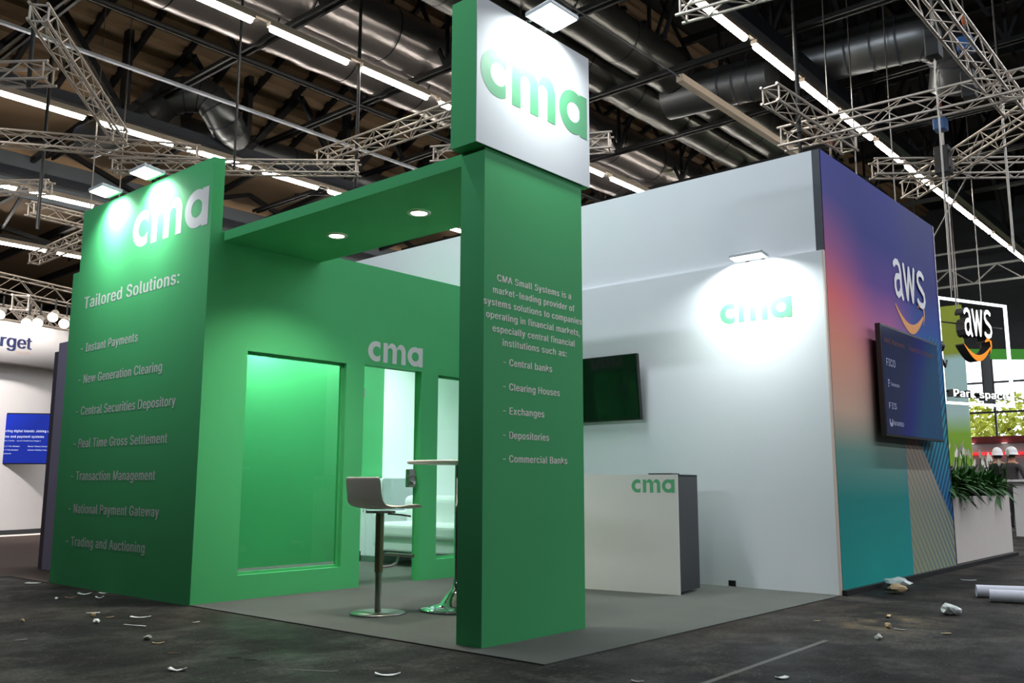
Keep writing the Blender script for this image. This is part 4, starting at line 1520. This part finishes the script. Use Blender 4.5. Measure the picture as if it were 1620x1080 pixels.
m = bpy.data.materials.new('banner_daylight_ramp')
m.use_nodes = True
nt = m.node_tree
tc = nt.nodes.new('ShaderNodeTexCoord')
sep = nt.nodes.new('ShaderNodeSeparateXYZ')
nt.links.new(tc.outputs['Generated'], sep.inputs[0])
bc = ramp(sep.outputs[2], [(0.0, (150, 200, 70)), (0.20, (150, 200, 70)), (0.32, (190, 226, 226)), (0.66, (180, 222, 228)), (0.70, (150, 168, 60)), (1.0, (150, 168, 60))])  # pale cyan zone is daylight through the cloth, painted into the colour
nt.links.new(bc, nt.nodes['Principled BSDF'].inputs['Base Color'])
nt.nodes['Principled BSDF'].inputs['Roughness'].default_value = 0.8
nt.nodes['Principled BSDF'].inputs['Transmission Weight'].default_value = 0.0
M_banner = m
# green fabric ring and banner, black globe
M_lime = mat('lime_fabric', (150, 196, 48), rough=0.7, emit=0.10)
M_teal = mat('lime_to_teal_banner', (150, 196, 60), rough=0.7)
tag(MB().obox((26.9, 3.27, 5.2), (34.0, -4.95, 5.2), 0.12, 0.34).build('fabric_band', mat('green_band', (70, 170, 40), rough=0.6)), 'bright green fabric band hanging behind the square light sign', 'band')
bn = thing('banner', 'tall lime green hanging banner beside the printed wall', 'banner', (25.83, 1.5, 6.4))
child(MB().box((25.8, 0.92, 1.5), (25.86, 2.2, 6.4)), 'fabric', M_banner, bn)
for yy in (1.0, 2.1):
    child(MB().tube([(25.83, yy, 6.4), (25.83, yy, roof_z(yy))], 0.012, 5), 'hanging_wire', M_chain, bn)

# planter with leafy plants
pt = thing('planter', 'long pale planter box at the end of the gradient wall', 'planter', (7.45, -3.47, 0.045))
child(MB().box((7.42, -3.49, 0.045), (10.09, -3.05, 0.80)), 'planter_box', mat('pale_planter_board', (232, 222, 212), rough=0.6, var=0.04), pt, 0.006)
child(MB().box((7.45, -3.46, 0.795), (10.06, -3.08, 0.803)), 'soil', mat('soil', (48, 40, 32), rough=0.95, bump=0.4), pt)
M_leaf = mat('dark_leaf', (44, 92, 34), rough=0.5, var=0.5, scale=9, spec=0.25)
M_spathe = mat('white_spathe', (236, 230, 214), rough=0.6)
prng = random.Random(11)


def leaf(mb, base, direction, length, width, droop):
    d = Vector(direction).normalized()
    s = d.cross(Vector((0, 0, 1)))
    if s.length < 1e-4:
        s = Vector((1, 0, 0))
    s.normalize()
    n = 5
    vs = []
    for i in range(n + 1):
        t = i / n
        w = width * math.sin(math.pi * min(0.98, 0.08 + 0.92 * t)) * (1 - 0.25 * t)
        c = Vector(base) + d * length * t - Vector((0, 0, 1)) * droop * t * t * length
        vs += [c - s * w / 2 + Vector((0, 0, 0.12 * w)), c, c + s * w / 2 + Vector((0, 0, 0.12 * w))]
    fs = []
    for i in range(n):
        for k in range(2):
            fs.append((i * 3 + k, i * 3 + k + 1, i * 3 + k + 4, i * 3 + k + 3))
    mb.add(vs, fs, True)


plabels = ['leafy green plant in the planter, first from the printed wall', 'leafy green plant in the planter, second from the printed wall', 'leafy green plant in the middle of the planter', 'leafy green plant in the planter, fourth from the printed wall', 'leafy green plant in the planter, second from its far end', 'leafy green plant with drooping yellow leaf at the planter end']
for i in range(6):
    x = 7.65 + 0.45 * i
    t = thing('potted_plant', plabels[i], 'plant', (x, -3.27, 0.80))
    lf, fl_ = MB(), MB()
    for k in range(170):
        a = prng.uniform(0, 2 * math.pi)
        el = prng.uniform(0.0, 1.3)
        L = prng.uniform(0.20, 0.44)
        d = Vector((math.cos(a) * math.cos(el) * 1.1, math.sin(a) * math.cos(el), math.sin(el)))
        leaf(lf, (x + prng.uniform(-.2, .2), -3.27 + prng.uniform(-.14, .14), 0.80 + prng.uniform(0, .16)), d, L, prng.uniform(0.06, 0.13), prng.uniform(0.15, 0.7))
    for k in range(5):
        b0 = Vector((x + prng.uniform(-.25, .25), -3.27 + prng.uniform(-.2, .12), 1.0))
        top = b0 + Vector((prng.uniform(-.1, .1), prng.uniform(-.1, .05), prng.uniform(0.12, 0.38)))
        lf.tube([b0 - Vector((0, 0, .2)), top], 0.006, 5)
        leaf(fl_, top - Vector((0, 0, .03)), (prng.uniform(-.3, .3), prng.uniform(-.3, .3), 1), prng.uniform(0.10, 0.16), 0.05, 0.0)
    if i == 5:
        leaf(fl_, (x + 0.2, -3.35, 0.92), (0.7, -0.2, -0.4), 0.34, 0.06, 0.7)
    child(lf, 'foliage', M_leaf, t)
    child(fl_, 'blossom', M_spathe, t)

# white bar table beyond the planter
wt = thing('counter', 'white high counter beyond the planter at the right edge', 'counter', (15.5, -2.9, 0))
child(MB().box((15.2, -3.3, 1.0), (16.4, -2.3, 1.04)), 'counter_top', M_wpaint, wt)
child(MB().box((15.3, -3.2, 0.0), (16.3, -2.4, 1.0)), 'counter_body', M_wpaint, wt)

# ------------------------------------------------------------------ people (far background, beyond the planter)
M_jacket = mat('grey_jacket', (70, 68, 68), rough=0.8, bump=0.1)
M_darkcloth = mat('black_clothing', (30, 30, 33), rough=0.8)
M_skin = mat('skin', (196, 140, 112), rough=0.55)
M_helmet = mat('white_helmet', (240, 240, 238), rough=0.35)
M_trouser = mat('dark_trousers', (46, 46, 50), rough=0.85)
M_shoe = mat('pale_shoe', (190, 186, 180), rough=0.6)


def person(label, loc, rz, cloth, reach=0.0):
    """standing figure, 1.78 m with helmet; local +Y is where it faces"""
    t = thing('person', label, 'person', loc, None, rz)
    t.scale = (0.94, 0.94, 0.94)
    V = [(0, 0, 0.95), (0, 0, 1.12), (0, 0.0, 1.32), (0, 0, 1.44), (0, 0.02, 1.52), (0, 0.03, 1.60), (0, 0.03, 1.70)]
    Rr = [(0.155, 0.11), (0.145, 0.10), (0.175, 0.115), (0.12, 0.125), (0.058, 0.058), (0.075, 0.09), (0.072, 0.088)]
    E = [(i, i + 1) for i in range(6)]

    def chain(root, pts, rr):
        prev = root
        for p, r in zip(pts, rr):
            V.append(p); Rr.append((r, r)); E.append((prev, len(V) - 1)); prev = len(V) - 1
        return prev
    for s in (-1, 1):
        chain(0, [(s * 0.09, 0, 0.88), (s * 0.10, 0.02, 0.50), (s * 0.10, -0.01, 0.10), (s * 0.11, 0.12, 0.05)], [0.095, 0.062, 0.042, 0.036])
        el = (s * 0.27, 0.06 + 0.05 * reach, 1.13)
        wr = (s * 0.20, 0.28 + 0.1 * reach, 1.12)
        w = chain(3, [(s * 0.19, 0, 1.41), el, wr, (wr[0] - s * 0.01, wr[1] + 0.08, wr[2])], [0.065, 0.046, 0.032, 0.034])
        hx, hy, hz = V[w]
        for f in range(4):
            o = (f - 1.5) * 0.02
            chain(w, [(hx + o, hy + 0.06, hz), (hx + o, hy + 0.09, hz - 0.02 - 0.004 * f)], [0.0095, 0.008])
        chain(w, [(hx - s * 0.05, hy + 0.02, hz + 0.005)], [0.0095])
    me = bpy.data.meshes.new('body')
    me.from_pydata(V, E, [])
    o = bpy.data.objects.new('body', me)
    COL.objects.link(o)
    o.parent = t
    md = o.modifiers.new('skin', 'SKIN')
    lay = me.skin_vertices[0].data
    for i, r in enumerate(Rr):
        lay[i].radius = r
    lay[0].use_root = True
    md = o.modifiers.new('sub', 'SUBSURF'); md.levels = 1; md.render_levels = 2
    dg = bpy.context.evaluated_depsgraph_get()
    m2 = bpy.data.meshes.new_from_object(o.evaluated_get(dg))
    o.modifiers.clear()
    o.data = m2
    m2.name = 'body'
    m2.materials.clear()
    for mm in (cloth, M_skin, M_trouser, M_shoe):
        m2.materials.append(mm)
    for p in m2.polygons:
        p.use_smooth = True
        c = p.center
        p.material_index = 1 if (c.z > 1.475 or (c.y > 0.29 and c.z > 0.9)) else (3 if c.z < 0.085 else (2 if c.z < 0.93 else 0))
    # face: nose, ears, hair, helmet
    MB().tube([(0, 0.105, 1.655), (0, 0.135, 1.63), (0, 0.118, 1.618)], [0.008, 0.014, 0.012], 8).build('nose', M_skin, t)
    for s in (-1, 1):
        MB().tube([(s * 0.078, 0.02, 1.62), (s * 0.086, 0.015, 1.655)], [0.012, 0.016], 8).build('ear', M_skin, t)
        MB().tube([(s * 0.03, 0.112, 1.66), (s * 0.03, 0.118, 1.66)], 0.009, 8).build('eye', M_darkcloth, t)
    MB().tube([(-0.022, 0.108, 1.588), (0.022, 0.108, 1.588)], 0.006, 6).build('mouth', mat('lips', (160, 96, 84)), t)
    hp = [(0.0, 0.175), (0.03, 0.173), (0.07, 0.155), (0.105, 0.115), (0.122, 0.06), (0.126, 0.0), (0.15, -0.006), (0.15, -0.012), (0.12, -0.008)]
    hb = MB().lathe([(r, z) for r, z in hp], (0, 0, 0), 28)
    hb.v = [(p[0] * 0.9, p[1] * 1.12 + 0.03 + (0.02 if p[1] > 0.1 and p[2] < 0.01 else 0), p[2] + 1.675) for p in hb.v]
    hb.build('helmet', M_helmet, t)
    MB().lathe([(0.082, 1.60), (0.092, 1.64), (0.094, 1.69)], (0, 0, 0), 20).build('hair', M_darkcloth, t)
    return t


person('person in grey jacket and white helmet seen from behind the planter', (17.42, -1.95, 0), math.radians(-115), M_jacket)
person('person in dark clothes and white helmet beside the grey jacket', (17.75, -1.62, 0), math.radians(-75), M_darkcloth, 0.4)

# ------------------------------------------------------------------ scraps on the hall floor
M_paper = mat('white_paper', (226, 226, 222), rough=0.6)
M_tan = mat('tan_wood_scrap', (190, 164, 124), rough=0.8, var=0.2, scale=30)
M_film = mat('clear_film', (214, 218, 214), rough=0.2, spec=0.6)
M_grey = mat('grey_scrap', (150, 146, 138), rough=0.8)
M_brown = mat('brown_scrap', (128, 92, 66), rough=0.8)
M_ctube = mat('white_card_tube', (236, 236, 246), rough=0.6)
drng = random.Random(5)


def scrap_flat(name, label, x, y, L, W, rz, m_, curl=0.3, cat='scrap'):
    curl *= 0.45
    """torn strip: a small wavy sheet with thickness, curled up off the floor"""
    n, k = 7, 3
    vs = []
    for i in range(n + 1):
        t = i / n - 0.5
        jag = drng.uniform(0.75, 1.15)
        for j in range(k + 1):
            s = (j / k - 0.5) * jag
            z = 0.004 + curl * W * abs(t * 2) ** 2 + 0.15 * W * curl * math.sin(5 * t + 2 * s) ** 2
            lx, ly = t * L, s * W
            vs.append((lx * math.cos(rz) - ly * math.sin(rz), lx * math.sin(rz) + ly * math.cos(rz), z))
    fs = [(i * (k + 1) + j, i * (k + 1) + j + 1, (i + 1) * (k + 1) + j + 1, (i + 1) * (k + 1) + j) for i in range(n) for j in range(k)]
    o = MB().add(vs, fs, True).build(name, m_)
    o.location = (x, y, 0.0)
    md = o.modifiers.new('s', 'SOLIDIFY'); md.thickness = 0.003; md.offset = 1
    return tag(o, label, cat)


def scrap_crumple(name, label, x, y, r, m_, flat=0.6, cat='scrap'):
    bm = bmesh.new()
    bmesh.ops.create_icosphere(bm, subdivisions=2, radius=r)
    for v_ in bm.verts:
        v_.co *= drng.uniform(0.7, 1.2)
        v_.co.z = v_.co.z * flat
    zmin = min(v_.co.z for v_ in bm.verts)
    for v_ in bm.verts:
        v_.co.z -= zmin
    me = bpy.data.meshes.new(name)
    bm.to_mesh(me); bm.free()
    me.materials.append(m_)
    o = bpy.data.objects.new(name, me)
    COL.objects.link(o)
    o.location = (x, y, 0.0)
    return tag(o, label, cat)



for args in (
    ('card_scrap', 'pale card strip on the floor left of the list panel foot', -0.142, 2.549, 0.13, 0.06, -0.9, M_paper, 0.1),
    ('film_scrap', 'white plastic film scrap at the list panel foot, left one', -0.196, 1.349, 0.11, 0.07, -0.6, M_film, 0.4),
    ('film_scrap', 'white plastic film scrap touching the list panel foot', -0.06, 1.30, 0.09, 0.035, -1.2, M_film, 0.3),
    ('bark_scrap', 'dark curled scrap left of the plastic film scraps', -0.388, 1.174, 0.09, 0.025, -0.5, M_brown, 0.9),
    ('curled_scrap', 'small pale curled scrap in front of the list panel film', -0.233, 1.001, 0.06, 0.03, -0.7, M_paper, 0.9),
    ('wood_strip', 'short white strip lying above the tan crumb', -0.671, 0.158, 0.09, 0.018, -0.55, M_paper, 0.0),
    ('twig_scrap', 'tan splinter between the short white strip and the paper strip', -0.692, -0.15, 0.06, 0.014, 0.1, M_tan, 0.3),
    ('paper_strip', 'wide torn white paper strip on the floor before the list panel', -0.551, -0.307, 0.135, 0.035, -0.75, M_paper, 0.5),
    ('long_strip', 'long thin white strip lying slanted before the list panel', -0.758, -0.637, 0.185, 0.013, -1.25, M_paper, 0.0),
    ('chip_scrap', 'small white chip below the corner of the list panel', -0.416, -0.812, 0.05, 0.017, 0.1, M_paper, 0.2),
    ('chip_scrap', 'tan wood chip right of the grey crumb on the dark floor', -0.994, -1.388, 0.065, 0.022, -0.5, M_tan, 0.7),
    ('wood_strip', 'reddish thin stick on the dark floor at lower left', -1.098, -1.757, 0.07, 0.009, -0.75, M_brown, 0.0),
    ('torn_paper', 'torn white paper piece at the bottom left of the floor', -1.326, -2.202, 0.085, 0.035, -0.9, M_paper, 0.8),
    ('wood_strip', 'pale thin stick nearest the left edge of the floor', -1.483, -0.674, 0.07, 0.009, 0.0, M_grey, 0.0),
    ('curled_strip', 'white curled strip at the bottom edge below the bar stool', -0.707, -3.085, 0.125, 0.03, -0.8, M_paper, 0.9),
    ('torn_paper', 'torn white paper scrap at the bottom edge on the right', 0.525, -4.564, 0.06, 0.035, -0.5, M_paper, 0.4),
    ('torn_paper', 'small black and white scrap at the bottom edge by the carpet corner', -0.015, -4.084, 0.06, 0.02, -1.2, M_grey, 0.7),
    ('chip_scrap', 'yellowish curled chip in front of the gradient wall', 3.0, -4.232, 0.09, 0.025, 0.2, M_tan, 0.8),
    ('metal_strip', 'grey bent strip on the sawdust stain', 2.438, -4.498, 0.075, 0.02, -1.5, M_grey, 0.5),
    ('chip_scrap', 'tan flat chip at the right end of the sawdust stain', 2.477, -4.768, 0.06, 0.02, -0.8, M_tan, 0.2),
    ('chip_scrap', 'pale chip at the left end of the sawdust stain', 2.452, -3.936, 0.05, 0.014, -0.6, M_tan, 0.1),
    ('paper_strip', 'thin white curl on the floor before the planter', 6.127, -3.95, 0.14, 0.03, -1.2, M_paper, 0.4),
):
    scrap_flat(*args)
for args in (
    ('crumb', 'tan round crumb under the short white strip', -0.757, -0.031, 0.017, M_tan, 0.9),
    ('crumb', 'white lump below the tan round crumb', -0.877, -0.339, 0.022, M_paper, 0.7),
    ('crumb', 'tiny pale crumb left of the dark curled scrap', -0.503, 1.177, 0.014, M_paper, 0.7),
    ('crumb', 'grey crumb on the dark floor left of the tan chip', -0.971, -1.216, 0.025, M_grey, 0.6),
    ('crumb', 'small yellowish crumb nearest the left edge of the floor', -1.183, 0.089, 0.014, M_tan, 0.8),
    ('crumb', 'beige crumpled lump under the clear film bag', 4.513, -3.80, 0.075, M_tan, 0.6),
    ('crumb', 'tan crumb on the left of the sawdust stain', 2.467, -4.412, 0.022, M_tan, 0.8),
    ('crumb', 'white lump in front of the sawdust stain', 1.973, -4.523, 0.022, M_paper, 0.9),
    ('film_bag', 'crumpled clear film bag at the foot of the gradient wall', 4.85, -3.70, 0.13, M_film, 0.45),
    ('film_bag', 'crumpled silvery film left of the white card tubes', 3.44, -4.533, 0.07, M_film, 0.6),
):
    scrap_crumple(*args)
tag(MB().tube([(-0.98, -2.1, 0.005), (-0.93, -2.16, 0.008), (-0.955, -2.23, 0.006), (-0.93, -2.30, 0.012)], 0.0025, 6).build('wire_scrap', M_blacksteel), 'thin dark bent wire on the floor below the partition corner', 'wire')
tag(MB().tube([(-0.98, -2.60, 0.006), (-0.93, -2.66, 0.006), (-0.88, -2.74, 0.006), (-0.84, -2.82, 0.006), (-0.83, -2.85, 0.012)], 0.0025, 6).build('string_scrap', M_grey), 'thin pale string lying on the floor below the bar stool', 'string')
def card_tube(label, a, b2, r=0.05):
    a, b2 = Vector(a), Vector(b2)
    mb = MB().tube([a, b2], r, 28, cap=False)
    mb.tube([a, b2], r * 0.90, 28, cap=False)
    d = (b2 - a).normalized()
    for p, q in ((a, a + d * 0.001), (b2, b2 - d * 0.001)):
        u = d.cross(Vector((0, 0, 1))).normalized()
        w = d.cross(u)
        vs = [p + (u * math.cos(t) + w * math.sin(t)) * rr for rr in (r, r * 0.90) for t in [2 * math.pi * k / 28 for k in range(28)]]
        mb.add(vs, [(k, (k + 1) % 28, 28 + (k + 1) % 28, 28 + k) for k in range(28)])
    return tag(mb.build('card_tube', M_ctube), label, 'card tube')
card_tube('white card tube on the floor at right, the farther one', (4.72, -4.38, 0.051), (4.86, -4.72, 0.051))
card_tube('white card tube on the floor at right, the nearer one', (4.44, -4.55, 0.051), (4.52, -4.84, 0.051))
